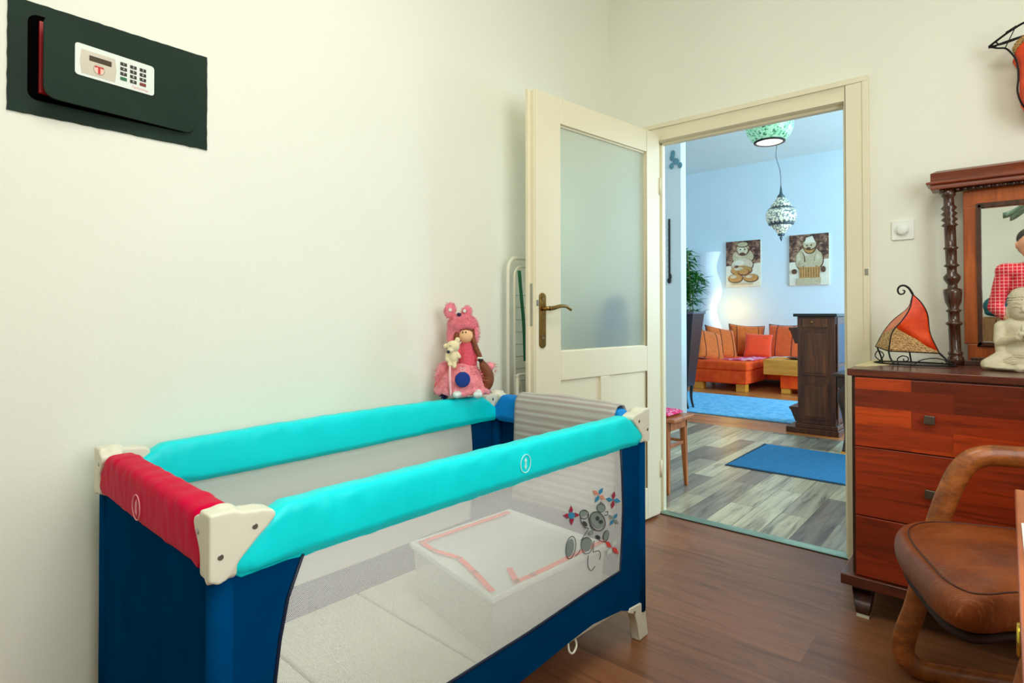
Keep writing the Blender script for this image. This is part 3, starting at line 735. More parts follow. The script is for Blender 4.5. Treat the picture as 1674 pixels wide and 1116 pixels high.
m = MB(); m.ell(S(245, 572, -.084), (.0062, .004, .0062)); m.build('neck_bow', basic('navy_button', srgb(26, 20, 70), .6), td, smooth=True)

# ============================================================ DRYING RACK behind the door
rk = root('folding_clothes_airer', 'folded cream clothes airer leaning behind the open door', 'clothes airer', (.055, -.70, 0))
m = MB()
def arch(x, ya, yb, z0, zt, r=.05):
    P = [(x, ya, z0), (x, ya, zt-r)]
    for i in range(1, 7): a = pi-pi/2*i/6; P.append((x, ya+r+r*cos(a), zt-r+r*sin(a)))
    for i in range(0, 7): a = pi/2-pi/2*i/6; P.append((x, yb-r+r*cos(a), zt-r+r*sin(a)))
    P.append((x, yb, z0)); return P
m.tube(arch(0, -.245, .30, .012, 1.325, .06), .0085, 10)
m.build('outer_frame', PLAS, rk, smooth=True)
m = MB(); m.tube(arch(.018, -.222, .28, .45, 1.285, .05), .006, 10); m.tube([(.018, -.222, .45), (.018, .28, .45)], .006, 8)
inn = m.build('inner_frame', PLAS, rk, smooth=True)
m = MB()
for i in range(12): z = .55+i*.055; m.tube([(.018, -.222, z), (.018, .28, z)], .002, 6)
m.build('hanging_wire', METAL, inn)
m = MB(); m.tube(bez([(.03, -.22, .80), (.03, -.19, .74), (.03, -.14, .70), (.03, .2, .70)], 6), .008, 8); m.tube([(.03, -.215, .80), (.03, -.215, .012)], .008, 8); m.tube([(.03, .27, .80), (.03, .27, .012)], .008, 8); m.tube([(.03, -.215, .80), (.03, .27, .80)], .006, 8)
m.build('leg_frame', PLAS, rk, smooth=True)
m = MB(); m.tube(bez([(.034, -.207, 1.265), (.036, -.195, 1.15), (.038, -.18, 1.02), (.038, -.17, .86)], 5), [.004]*16, 8, flat=(1, 3.0)); m.build('green_strap', basic('green_strap', srgb(10, 104, 60), .6), rk, smooth=True)

m = MB(); m.ell((0, 0, 0), (.045, .13, .17)); m.ell((.004, -.05, -.10), (.04, .12, .12)); m.ell((0, .05, .09), (.035, .07, .09))
o = m.build('blue_cloth_bundle', basic('denim_blue', srgb(4, 60, 92), .9, var=.1), remesh=.008, sm=4); o.location = (.178, -.25, 1.0); tag(o, 'dark blue cloth bundle blurred behind the frosted door glass', 'clothes')
# ============================================================ DIMMER
m = MB(); m.prism(rrect(-.039, .039, -.040, .040, .006), 0, -.009, 'y'); dm = m.build('dimmer_switch', WHITE, bevel=.002)
dm.location = (1.414, 0, 1.417); tag(dm, 'white square dimmer switch with a round knob beside the door frame', 'light switch')
m = MB(); m.T = Matrix.Rotation(R(90), 4, 'X'); m.lathe([(.020, 0), (.0205, .014), (.018, .018), (.001, .0185)], 24, (0, 0, .008)); m.build('knob', WHITE, dm, smooth=True)

# ============================================================ DRESSER
ds = root('chest_of_drawers', 'reddish acacia chest of drawers with square metal knobs beside the doorway', 'chest of drawers', (1.305, -.535, 0))
DWD, DD = .95, .51
m = MB(); m.box(0, DWD, 0, DD, .850, .875); m.build('top_board', DWOOD, ds, bevel=.003)
m = MB(); m.box(.012, DWD-.012, .014, DD, .150, .850); m.build('carcass', DWOODV, ds)
m = MB(); m.box(-.022, DWD+.022, -.020, DD, .113, .150); m.build('plinth', DWOOD, ds, bevel=.004)
for x in (.012, DWD-.07):
    for y in (.0, DD-.06):
        m = MB(); m.frust((x+.008, x+.050, y+.008, y+.050), (x-.002, x+.062, y, y+.060), .012, .095); m.box(x-.002, x+.062, y, y+.060, .095, .113); lg = m.build('leg', DWOODV, ds, bevel=.003)
        MB().box(x+.010, x+.048, y+.010, y+.048, 0, .012).build('foot_glide', PLAS, lg)
KN = basic('pewter_knob', srgb(112, 104, 92), .4, .9, .2, 90)
for cx0 in (.024, .478):
    for i, (a, b) in enumerate(((.606, .846), (.364, .603), (.152, .361))):
        m = MB(); m.box(cx0, cx0+.448, -.004, .016, a, b); d_ = m.build('drawer', DRAW if i == 0 else DRAW2, ds, bevel=.0025)
        zz = (a+b)/2-.004; m = MB(); m.T = Matrix.Translation((cx0+.216, -.004, zz)) @ Matrix.Rotation(R(4), 4, 'Y')
        m.box(-.006, .006, -.014, 0, -.006, .006); m.frust((-.0145, .0145, -.024, -.014), (-.0145, .0145, -.024, -.014), -.0145, .0145); m.build('knob', KN, d_, bevel=.0025)
# white cloth corner on top
m = MB(); m.prism([(1.345, -.42), (1.40, -.28), (1.385, -.03), (1.31, -.03), (1.308, -.42)], .8752, .8768, 'z')
o = m.build('lace_doily', basic('cream_lace', srgb(214, 196, 150), .9, var=.2, vs=50)); tag(o, 'flat cream doily at the corner of the chest of drawers top', 'doily')

# ============================================================ MIRROR
mr = root('dressing_mirror', 'carved walnut framed mirror with turned side columns standing on the chest of drawers', 'mirror', (1.84, -.075, .875))
# half widths
HWf = .270
m = MB()
m.box(-.215, .215, -.012, .014, .015, .080); m.box(-.225, .225, -.012, .014, .600, .680)
m.box(-.225, -.182, -.012, .014, .08, .600); m.box(.182, .225, -.012, .014, .08, .600)
m.build('mirror_frame', MIRW, mr, bevel=.003)
m = MB(); m.box(-.235, .235, -.022, .02, 0, .018); m.box(-.205, .205, -.020, .014, .018, .030); m.build('base_rail', SPINW, mr, bevel=.002)
m = MB()
for a in ((-.184, -.170, .074, .606), (.170, .184, .074, .606)): m.box(a[0], a[1], -.020, .010, a[2], a[3])
m.box(-.184, .184, -.020, .010, .074, .090); m.box(-.184, .184, -.020, .010, .590, .606)
m.build('inner_moulding', SPINW, mr, bevel=.003)
t = NT('mirror_silver'); t.set(Base_Color=(.86, .9, .88, 1), Metallic=1, Roughness=.012); MIR = t.m
MB().box(-.172, .172, -.008, -.004, .088, .592).build('mirror_glass', MIR, mr)
m = MB(); m.box(-.322, .322, -.060, .03, .672, .735); m.frust((-.322, .322, -.060, .03), (-.305, .305, -.045, .03), .735, .745); m.box(-.335, .335, -.072, .03, .692, .702)
m.build('cornice', MIRH, mr, bevel=.003)
m = MB(); m.tube([(-.295, -.030, .668), (.295, -.030, .668)], .010, 10)
for i in range(26): m.ell((-.285+i*.0228, -.040, .667), (.008, .007, .008), 8, 6)
m.build('bead_moulding', SPINW, mr, smooth=True)
prof = [(.026, 0), (.026, .028), (.020, .034), (.024, .040), (.024, .046), (.019, .052), (.019, .148), (.027, .155), (.027, .160), (.018, .166), (.018, .200), (.026, .206), (.018, .212), (.016, .216), (.026, .240), (.030, .275), (.030, .288), (.017, .292), (.015, .306), (.027, .326), (.028, .336), (.016, .352), (.016, .372), (.026, .378), (.018, .386),
        (.0185, .440), (.025, .446), (.0185, .452), (.0185, .528), (.027, .534), (.016, .545), (.027, .556), (.016, .567), (.027, .578), (.016, .589), (.026, .600), (.017, .612), (.017, .640), (.023, .648), (.023, .672)]
for sx in (-1, 1):
    m = MB(); m.lathe(prof, 22)
    o = m.build('turned_column', SPINW, mr, smooth=True); o.location = (sx*.250, -.028, 0); o.rotation_euler = (0, sx*R(1.6), 0)
    # the column leans a touch outward at the top

# ============================================================ SAIL SHAPED LAMP on the chest
sl = root('sail_table_lamp', 'orange parchment sail shaped lamp on a scrolled black iron stand', 'table lamp', (1.462, -.215, .875), R(3))
PAR = NT('orange_parchment'); v = PAR.coord(); PAR.set(Base_Color=PAR.ramp(PAR.noise(v, 22, 5, .6), [(.3, srgb(206, 44, 0)), (.7, srgb(246, 84, 6))]), Roughness=.45, Subsurface_Weight=.3); PAR.b.inputs['Subsurface Radius'].default_value = (.02, .008, .003)
PARP = basic('pink_parchment', srgb(226, 132, 96), .5, var=.15, vs=30)
HEN = NT('henna_band'); v = HEN.coord((60, 60, 140)); f = HEN.noise(v, 2.4, 3, .6, .8)
HEN.set(Base_Color=HEN.ramp(f, [(.42, srgb(112, 74, 30)), (.52, srgb(196, 150, 88)), (.6, srgb(214, 176, 116))]), Roughness=.6)
def W(zx, zy, y=0): return Vector(((zx-455)*.000372, y, (975-zy)*.000366))
def interp(c, n=20):
    b = bez(c, 6); L = [Vector(b[int(round(i*(len(b)-1)/n))]) for i in range(n+1)]; return L
tipy = 0
Lc = interp([W(135, 800, .03), W(210, 640, .02), W(300, 510, .01), W(430, 380, 0), W(470, 240, 0)])
Nc = interp([W(270, 832, -.055), W(300, 640, -.05), W(385, 510, -.035), W(445, 390, -.015), W(470, 240, 0)])
Rc = interp([W(685, 850, .02), W(610, 650, .02), W(590, 450, .012), W(540, 330, .005), W(470, 240, 0)])
Bc = interp([W(420, 820, .10), W(440, 620, .075), W(470, 480, .05), W(480, 350, .02), W(470, 240, 0)])
def panel(a, b, i0, i1, bulge=.01, lo=None):
    rows = []
    for i in range(i0, i1+1):
        row = []
        for k in range(9):
            t_ = k/8; row.append(tuple(a[i].lerp(b[i], t_)))
        rows.append(row)
    return rows
def split_panel(a, b, cut_a, cut_b, matlo, mathi, n1, n2):
    N = 20
    lo, hi = [], []
    for k in range(13):
        t_ = k/12; c = cut_a*(1-t_)+cut_b*t_; cl, ch = [], []
        for j in range(9):
            u = c*j/8; cl.append(tuple(samp(a, u).lerp(samp(b, u), t_)))
            u = c+(1-c)*j/8; ch.append(tuple(samp(a, u).lerp(samp(b, u), t_)))
        lo.append(cl); hi.append(ch)
    m = MB(); m.grid(lo); m.build(n1, matlo, sl, smooth=True, solid=.0015)
    m = MB(); m.grid(hi); m.build(n2, mathi, sl, smooth=True, solid=.0015)
def samp(a, u):
    x = u*20; i = min(int(x), 19); return a[i].lerp(a[i+1], x-i)
split_panel(Lc, Nc, .22, .36, HEN.m, PARP, 'henna_band', 'pink_panel')
split_panel(Nc, Rc, .36, .03, HEN.m, PAR.m, 'henna_band', 'orange_panel')
split_panel(Rc, Bc, .03, .2, HEN.m, PAR.m, 'henna_band', 'orange_panel')
split_panel(Bc, Lc, .2, .22, HEN.m, PARP, 'henna_band', 'pink_panel')
m = MB()
for q in (Lc, Nc, Rc, Bc): m.tube(q, .0022, 8)
m.tube([Lc[0], Nc[0], Rc[0], Bc[0]], .0022, 8, closed=True)
curl = [W(470, 240)]
curl = bez([W(470, 240), W(440, 180), W(400, 148), W(360, 155), W(342, 195), W(358, 235), W(392, 232), W(402, 205), W(385, 195)], 6)
m.tube(curl, [.0042-.0018*i/len(curl) for i in range(len(curl))], 8)
m.tube(bez([W(685, 850, .02), W(730, 900, .02), W(775, 950, .01), W(820, 968, 0)], 5), .0035, 8)
m.build('wire_edge', IRON, sl, smooth=True)
m = MB()
ringp = [W(475+345*cos(2*pi*i/40), 968-4, .085*sin(2*pi*i/40)+.01) for i in range(40)]
m.tube(ringp, .0030, 8, closed=True)
m.tube(bez([W(270, 832, -.055), W(285, 900, -.06), W(320, 970, -.065)], 5), .003, 8); m.tube(bez([W(150, 810, .03), W(175, 880, .03), W(200, 968, .03)], 5), .003, 8); m.tube(bez([W(420, 820, .10), W(430, 900, .095), W(440, 968, .09)], 5), .003, 8)
m.build('stand', IRON, sl, smooth=True)
m = MB()
m.tube(bez([W(350, 965, -.05), W(345, 910, -.05), W(385, 878, -.05), W(430, 890, -.05), W(432, 925, -.05), W(400, 930, -.05), W(395, 905, -.05)], 5), .002, 6)
m.tube(bez([W(480, 965, -.05), W(540, 915, -.045), W(640, 892, -.04), W(720, 905, -.035), W(742, 940, -.03), W(715, 950, -.03), W(708, 930, -.03)], 5), .002, 6)
m.tube(bez([W(205, 965, -.0), W(140, 900, -.0), W(165, 840, -.0), W(215, 880, 0), W(175, 960, 0)], 5), .002, 6)
m.build('scroll', IRON, sl, smooth=True)

# ============================================================ SEATED STONE FIGURE
bd = root('stone_figure', 'pale stone seated figure with joined hands standing before the mirror', 'statue', (1.780, -.262, .875))
ST = basic('pale_stone', srgb(206, 196, 168), .8, var=.12, vs=30, bump=.35, bs=140)
def B(zx, zy, y=0): return ((zx-500)*.00031, y, (1020-zy)*.00031)
m = MB()
m.ell(B(500, 320, 0), (.040, .041, .050)); m.ell(B(500, 375, -.006), (.033, .034, .032)); m.ell(B(500, 200, .004), (.036, .037, .030)); m.ell(B(500, 150, .006), (.017, .017, .014))
m.ell(B(500, 345, -.043), (.005, .006, .010)); m.ell(B(500, 372, -.040), (.010, .005, .003))
for s_ in (-1, 1):
    m.ell(B(500+s_*128, 370, .004), (.006, .010, .020)); m.ell(B(500+s_*122, 410, .004), (.007, .008, .010))
m.cap(B(500, 430, .004), B(500, 480, .004), .019, .023)
m.ell(B(500, 545, .006), (.062, .032, .036)); m.ell(B(500, 660, .004), (.048, .034, .060)); m.ell(B(500, 800, .002), (.060, .044, .040))
for s_ in (-1, 1):
    m.cap(B(500+s_*180, 540, .006), B(500+s_*195, 700, -.010), .021, .018); m.cap(B(500+s_*195, 710, -.012), B(500+s_*40, 650, -.062), .016, .011)
    m.cap(B(500+s_*185, 690, 0), B(500+s_*150, 840, .0), .020, .026)
    m.cap(B(500+s_*120, 880, 0), B(500+s_*300, 955, -.030), .036, .020); m.cap(B(500+s_*300, 962, -.030), B(500-s_*40, 975, -.070), .018, .015)
m.ell(B(500, 980, -.03), (.112, .055, .013)); m.ell(B(500, 940, .01), (.085, .050, .030))
m.build('figure_body', ST, bd, remesh=.0028, sm=2)
m = MB()                                     # hands with separate fingers
for s_ in (-1, 1):
    m.cap(B(500+s_*34, 650, -.064), B(500+s_*14, 610, -.070), .008, .008)
    for k in range(4): m.cap(B(500+s_*12, 612-k*14, -.072+k*.004), B(500+s_*5, 560-k*16, -.074+k*.004), .0034, .0028, 8)
    m.cap(B(500+s_*18, 622, -.066), B(500+s_*6, 590, -.060), .0034, .003, 8)
m.build('hand', ST, bd, remesh=.0016, sm=1)
m = MB(); rnd = random.Random(2)
for j in range(8):
    th = R(8+j*11.5)
    for i in range(max(6, int(30*sin(th)))):
        a = 2*pi*i/max(6, int(30*sin(th)))+j*.2
        p = Vector((.0385*sin(th)*cos(a), .040*sin(th)*sin(a)+.004, .046*cos(th)+.232))
        if p.z < .236 and p.y < -.02: continue
        m.ell(p, (.0030, .0030, .0028), 6, 5)
m.build('hair_curls', ST, bd, smooth=True)
m = MB()
for s_ in (-1, 1):
    m.tube(bez([B(500+s_*28, 322, -.0405), B(500+s_*60, 312, -.0395), B(500+s_*92, 326, -.032)], 4), .0012, 6); m.tube(bez([B(500+s_*20, 285, -.0425), B(500+s_*60, 268, -.040), B(500+s_*100, 290, -.030)], 4), .0012, 6)
for k in range(5): m.tube(bez([B(330+k*12, 900+k*18, -.060), B(450, 850+k*26, -.074), B(640, 900+k*18, -.066)], 5), .0013, 6)
m.build('carved_line', ST, bd, smooth=True)

# ============================================================ WALL LAMP upper right
wl = root('wall_sconce', 'orange parchment wall sconce in a boat shaped iron frame above the mirror', 'wall lamp', (1.84, 0, 2.07))
def K(zx, zy, y): return Vector(((zx-650)*.00034, y, (370-zy)*.00034))
m = MB()
rim = [Vector((-.144+.288*i/20, -.09-.07*sin(pi*i/20), -.004+.040*sin(pi*i/20))) for i in range(21)]
m.tube(rim, .0040, 8)
m.tube([Vector((p.x, -.09+.065*sin(pi*i/20), p.z-.004)) for i, p in enumerate(rim)], .0032, 8)
m.tube(bez([(-.144, -.09, -.004), (-.10, -.11, -.012), (-.047, -.12, -.006), (0, -.125, .0), (.047, -.12, -.006), (.10, -.11, -.012), (.144, -.09, -.004)], 5), .0030, 8)
for s_ in (-1, 1):
    m.tube(bez([(s_*.142, -.09, -.004), (s_*.128, -.095, .006), (s_*.118, -.095, -.004), (s_*.128, -.092, -.010), (s_*.140, -.09, -.006)], 4), .0026, 6)
    m.tube([(s_*.071, -.148, .020), (s_*.098, -.11, -.029)], .0016, 6)
    m.tube([(s_*.095, -.142, .012), (s_*.066, -.150, .024)], .0055, 6)
    m.tube(bez([(s_*.144, -.09, -.004), (s_*.120, -.095, -.018), (s_*.098, -.105, -.029), (s_*.084, -.12, -.052), (s_*.070, -.13, -.085), (s_*.064, -.13, -.119), (s_*.063, -.13, -.16), (s_*.066, -.13, -.195), (s_*.060, -.125, -.232), (s_*.045, -.115, -.265), (s_*.018, -.08, -.30), (0, -.05, -.315)], 5), .0032, 8)
m.tube([(0, -.05, -.315), (0, -.008, -.30), (0, -.006, .03)], .004, 8)
m.box(-.02, .02, -.006, 0, -.16, -.04)
m.tube(bez([(-.02, -.12, -.002), (-.034, -.12, .012), (-.018, -.12, .022), (-.010, -.12, .010)], 4), .002, 6)
m.build('iron_frame', IRON, wl, smooth=True)
pf = [(.083, -.054), (.070, -.085), (.063, -.119), (.062, -.16), (.065, -.195), (.059, -.232), (.044, -.265), (.018, -.30)]
def shade(pf_, grow=0): return [[(-(hw+grow*.3)*cos(pi*k/16), -.125-(.030+hw*.25)*sin(pi*k/16)-grow, z+(.040*sin(pi*k/16) if z > -.12 else 0)) for k in range(17)] for hw, z in [(a*.93, b) for a, b in pf_]]
m = MB(); m.grid(shade(pf)); m.build('parchment_shade', PAR.m, wl, smooth=True, solid=.0015)
m = MB(); m.grid([[(p[0], -.06+.055*abs(p[0])/.08, p[2]) for p in r_] for r_ in shade(pf)]); m.build('back_shade', PAR.m, wl, smooth=True, solid=.0015)
m = MB(); m.grid(shade([(.0845, -.050), (.0765, -.070)], .0015)); m.build('henna_band', HEN.m, wl, smooth=True, solid=.0012)

# ============================================================ LEATHER CHAIR
cu, cv_ = R(20.5), None
ch = root('leather_easy_chair', 'worn brown leather easy chair with bent oak arm frames in front of the drawers', 'chair', (1.541, -.820, 0), cu)
LEA = NT('worn_leather'); v = LEA.coord()
f = LEA.noise(v, 7, 6, .6, .5); s2 = LEA.noise(LEA.coord((3, 30, 3), (0, 0, .6)), 6, 5, .7, 1.5)
c_ = LEA.ramp(f, [(.3, srgb(90, 40, 12)), (.5, srgb(124, 58, 20)), (.72, srgb(152, 78, 32))])
c_ = LEA.mix(c_, srgb(176, 112, 62), LEA.ramp(s2, [(.55, (0, 0, 0, 1)), (.70, (.7, .7, .7, 1))]))
LEA.b.inputs['Specular IOR Level'].default_value = .3
LEA.set(Base_Color=c_, Roughness=LEA.ramp(f, [(.3, (.3,)*3+(1,)), (.7, (.5,)*3+(1,))])); LEA.bump(LEA.math('ADD', LEA.noise(v, 260, 3), s2), .25, .003)
LEA = LEA.m
def cushion(x0, x1, y0, y1, z0, z1, r=.12, crown=.022, roll=.03, n=14, seat=True):
    base = []
    for p in rrect(x0, x1, y0, y1, r, 9): base.append(p)
    cx_, cy_ = (x0+x1)/2, (y0+y1)/2; rows = []
    prof = [(.80, z0), (.93, z0+.004), (.985, z0+.018), (1.0, (z0+z1)/2), (.985, z1-.014), (.95, z1-.003), (.90, z1+.001), (.875, z1-.002), (.86, z1+.002), (.7, z1+crown*.55), (.45, z1+crown*.9), (.2, z1+crown), (.02, z1+crown)]
    for k_, z in prof: rows.append([(cx_+(p[0]-cx_)*k_, cy_+(p[1]-cy_)*k_, z) for p in base])
    return rows
sx0, sx1, sy0, sy1 = -.115, .46, -.53, .005
SEAT = [p[:2] for p in bez([(.30, .012, 0), (.175, .015, 0), (.05, .012, 0), (-.03, -.02, 0), (-.085, -.09, 0), (-.108, -.19, 0), (-.108, -.32, 0), (-.102, -.43, 0), (-.075, -.482, 0), (-.03, -.480, 0), (.04, -.447, 0), (.175, -.425, 0), (.31, -.447, 0), (.38, -.480, 0), (.425, -.482, 0), (.452, -.43, 0), (.458, -.32, 0), (.458, -.19, 0), (.435, -.09, 0), (.38, -.02, 0), (.30, .012, 0)], 4)[:-1]]
SEAT = [(a, .012+(b-.012)*1.09) for a, b in SEAT]
def seatrows(prof, cx_=.175, cy_=-.255): return [[(cx_+(p[0]-cx_)*k_, cy_+(p[1]-cy_)*k_, z) for p in SEAT] for k_, z in prof]
rows = seatrows([(.80, .390), (.93, .394), (.985, .406), (1.0, .430), (.99, .456), (.96, .470), (.91, .476), (.885, .473), (.87, .477), (.7, .488), (.45, .493), (.2, .494), (.02, .494)])
m = MB(); m.grid(rows, cv=True); m.add(rows[0], [tuple(range(len(rows[0])))]); m.add(rows[-1], [tuple(range(len(rows[0])))])
st = m.build('seat', LEA, ch, smooth=True, sub=1)
m = MB(); cx_, cy_ = (sx0+sx1)/2, (sy0+sy1)/2
m.tube(seatrows([(.885, .4755)])[0], .0022, 8, closed=True); m.build('piping', basic('dark_piping', srgb(74, 32, 16), .5), st, smooth=True)
m = MB(); rows = seatrows([(.84, .366), (.93, .374), (.94, .386), (.80, .391)])
m.grid(rows, cv=True); m.add(rows[0], [tuple(range(len(rows[0])))]); m.build('seat_shell', basic('dark_plywood', srgb(48, 28, 18), .6, spec=.2), ch, smooth=True)
def loop(y, mt_, dx=0):
    P = bez([(.58, y, .668), (.42, y, .668), (.25, y, .668), (.155, y, .663), (.108, y, .625), (.075, y, .55), (.048, y, .46), (.018, y, .33), (-.008, y, .21), (-.038, y, .11), (-.035, y, .055), (.005, y, .028), (.10, y, .026), (.30, y, .026), (.48, y, .026), (.55, y, .030), (.59, y, .06), (.62, y, .2), (.645, y, .45), (.645, y, .58), (.63, y, .65), (.58, y, .668)], 6)[:-1]
    m = MB(); m.tube(P, .030, 14, closed=True, flat=(1, .72)); return m.build('arm_frame', mt_, ch, smooth=True)
loop(.012, OAKC); loop(-.600, OAKC)
m = MB(); m.tube([(.08, .01, .355), (.08, -.59, .355)], .016, 10); m.tube([(.40, .01, .355), (.40, -.59, .355)], .016, 10); m.tube([(.50, .01, .045), (.50, -.57, .045)], .014, 10)
m.build('cross_rail', OAKD, ch, smooth=True)
rows = cushion(-.26, .26, 0, .50, 0, .07, .11)
m = MB()
m.T = Matrix.Translation((.42, -.28, .47)) @ Matrix(((0, sin(R(18)), -cos(R(18)), 0), (1, 0, 0, 0), (0, cos(R(18)), sin(R(18)), 0), (0, 0, 0, 1)))
m.grid(rows, cv=True); m.add(rows[0], [tuple(range(len(rows[0])))]); m.add(rows[-1], [tuple(range(len(rows[0])))]); m.build('backrest', LEA, ch, smooth=True, sub=1)

# ============================================================ DESK at the right edge
dk = root('writing_desk', 'orange brown wooden desk whose edge shows at the lower right', 'desk', (1.748, -2.62, 0))
MB().box(0, .80, 0, 1.145, .728, .75).build('desktop', DESKW, dk, bevel=.003)
m = MB(); m.box(.012, .55, .06, 1.125, .60, .728); m.build('apron', DWOODV, dk)
for x, y in ((.012, .04), (.74, .04), (.74, 1.07)):
    m = MB(); m.frust((x+.006, x+.040, y+.006, y+.040), (x, x+.046, y, y+.046), 0, .60); m.build('leg', DWOODV, dk, bevel=.002)
m = MB(); m.frust((.018, .05, 1.07, 1.10), (.012, .058, 1.07, 1.118), 0, .60); m.build('leg', DWOODV, dk, bevel=.002)
m = MB(); m.tube([(.004, 1.115+.021*cos(2*pi*i/24), .490+.026*sin(2*pi*i/24)) for i in range(24)], .0042, 8, closed=True); m.build('ring_pull', GOLD, dk, smooth=True)
m = MB(); m.prism([(.006, .92), (.20, .90), (.205, .62), (.008, .64)], .7505, .7512, 'z'); o = m.build('paper_sheet', SW); o.location = (1.748, -2.62, 0); tag(o, 'white sheet of paper lying on the orange brown desk', 'paper')

# ============================================================ HALL
m = MB(); m.prism([(.232, 1.213), (1.05, 1.213), (1.05, 2.055), (.245, 2.055)], 0.0, .008, 'z')
DMAT = NT('blue_doormat'); v = DMAT.coord(); wv = DMAT.n('ShaderNodeTexWave'); wv.inputs['Scale'].default_value = 26; wv.inputs['Distortion'].default_value = 3; wv.inputs['Detail Scale'].default_value = 6; DMAT.l(DMAT.coord(rot=(0, 0, .8)), wv.inputs['Vector'])
DMAT.set(Base_Color=DMAT.ramp(wv.outputs['Fac'], [(.2, srgb(14, 84, 130)), (.8, srgb(36, 132, 182))]), Roughness=.95); DMAT.bump(wv.outputs['Fac'], .6, .004)
o = m.build('doormat', [DMAT.m]); tag(o, 'blue ribbed doormat on the grey hall floor', 'doormat')
m = MB()
for q in ((.232, 1.05, 1.195, 1.213), (.232, 1.05, 2.055, 2.070), (.218, .234, 1.195, 2.070)): m.box(q[0], q[1], q[2], q[3], 0, .005)
m.build('rubber_edge', basic('dark_rubber', srgb(20, 50, 70), .7), o)
# stool / chair by the hall wall
sq = root('hall_chair', 'light brown wooden chair with a pink patterned cushion behind the door frame', 'chair', (.0, .46, 0))
m = MB(); m.box(-.22, .255, -.155, .135, .425, .447); m.build('seat', STOOLW, sq, bevel=.006)
m = MB(); m.box(-.20, .215, -.14, -.12, .37, .425); m.box(-.20, .215, .10, .12, .37, .425); m.box(.195, .215, -.13, .11, .37, .425); m.build('apron', STOOLW, sq)
for x, y, ex, ey in ((.19, .10, .018, .012), (.19, -.13, .018, -.012), (-.19, .10, -.018, .012), (-.19, -.13, -.018, -.012)):
    m = MB(); m.frust((x+ex-.009, x+ex+.011, y+ey-.010, y+ey+.012), (x-.017, x+.022, y-.018, y+.022), 0, .425); m.build('leg', STOOLW, sq, bevel=.003)
m = MB(); m.box(.185, .205, -.12, .09, .262, .282); m.box(-.19, .20, .085, .105, .27, .288); m.box(-.19, .2, -.125, -.105, .27, .288); m.build('stretcher', STOOLW, sq, bevel=.003)
PFL = NT('pink_floral'); v = PFL.coord(); PFL.set(Base_Color=PFL.ramp(PFL.noise(v, 38, 2), [(.42, srgb(214, 24, 96)), (.5, srgb(246, 140, 176)), (.6, srgb(60, 20, 60))], 'CONSTANT'), Roughness=.9)
rows = cushion(-.19, .20, -.115, .115, .447, .470, .03, .012)
m = MB(); m.grid(rows, cv=True); m.add(rows[0], [tuple(range(len(rows[0])))]); m.add(rows[-1], [tuple(range(len(rows[0])))])
o = m.build('seat_cushion', PFL.m, smooth=True); o.location = (0, .46, 0); tag(o, 'pink patterned seat cushion on the light brown hall chair', 'cushion')
# dark stand near the right jamb
cs = root('carved_console', 'dark carved wooden console edge beyond the right door jamb', 'console table', (.74, 2.12, 0))
m = MB(); m.box(-.03, .55, -.02, .32, .585, .610); m.box(0, .54, 0, .30, .50, .585); m.build('console_top', DARKW, cs, bevel=.005)
for x in (.035, .49):
    m = MB(); P = bez([(x+.03, .03, .52), (x-.005, .02, .44), (x+.02, .03, .30), (x+.035, .03, .15), (x+.02, .03, .05), (x+.012, .02, .012)], 6); m.tube(P, [.036-.016*i/len(P) for i in range(len(P))], 10); m.build('leg', DARKW, cs, smooth=True)
    m = MB(); m.box(x-.012, x+.06, 0, .06, 0, .014); m.build('foot', YELW, cs)
m = MB(); m.box(.02, .52, .24, .27, .01, .52); m.build('back_board', DARKW, cs)

# green mosaic pendant in the hall
gp = root('green_pendant_lamp', 'green mosaic glass ball pendant lamp with a lit white opening', 'pendant lamp', (.352, 1.8, 2.40))
MOS = NT('green_mosaic'); v = MOS.coord(); vo = MOS.n('ShaderNodeTexVoronoi'); vo.inputs['Scale'].default_value = 75; MOS.l(v, vo.inputs['Vector'])
cc = MOS.ramp(vo.outputs['Color'], [(.15, srgb(24, 100, 66)), (.35, srgb(120, 200, 154)), (.7, srgb(180, 228, 198))])
MOS.set(Base_Color=cc, Roughness=.3, Emission_Color=cc, Emission_Strength=.35)
prof = [(.098, 0), (.128, .022), (.155, .06), (.172, .11), (.172, .155), (.155, .21), (.12, .255), (.07, .285), (.03, .295)]
m = MB(); rows = [[(r*cos(2*pi*k/32), r*sin(2*pi*k/32), z) for k in range(32)] for r, z in prof]; m.grid(rows, cv=True); m.build('mosaic_globe', MOS.m, gp, smooth=True, solid=.003)
m = MB(); m.tube([(.104*cos(2*pi*k/32), .104*sin(2*pi*k/32), .004) for k in range(32)], .010, 8, closed=True); m.build('metal_rim', IRON, gp, smooth=True)
m = MB(); m.lathe([(.001, .0), (.094, .003), (.094, .01), (.001, .012)], 28); m.build('light_opening', glow('lamp_white', (.95, 1, .93, 1), 1.3), gp, smooth=True)
m = MB(); m.tube([(0, 0, .29), (0, 0, H2-2.40-.02)], .004, 8); m.lathe([(.04, 0), (.04, .02), (.001, .021)], 20, (0, 0, H2-2.40-.021)); m.build('cord', IRON, gp, smooth=True)
point('green_pendant_bulb', (.352, 1.8, 2.36), 8, (1, .97, .88), .07)
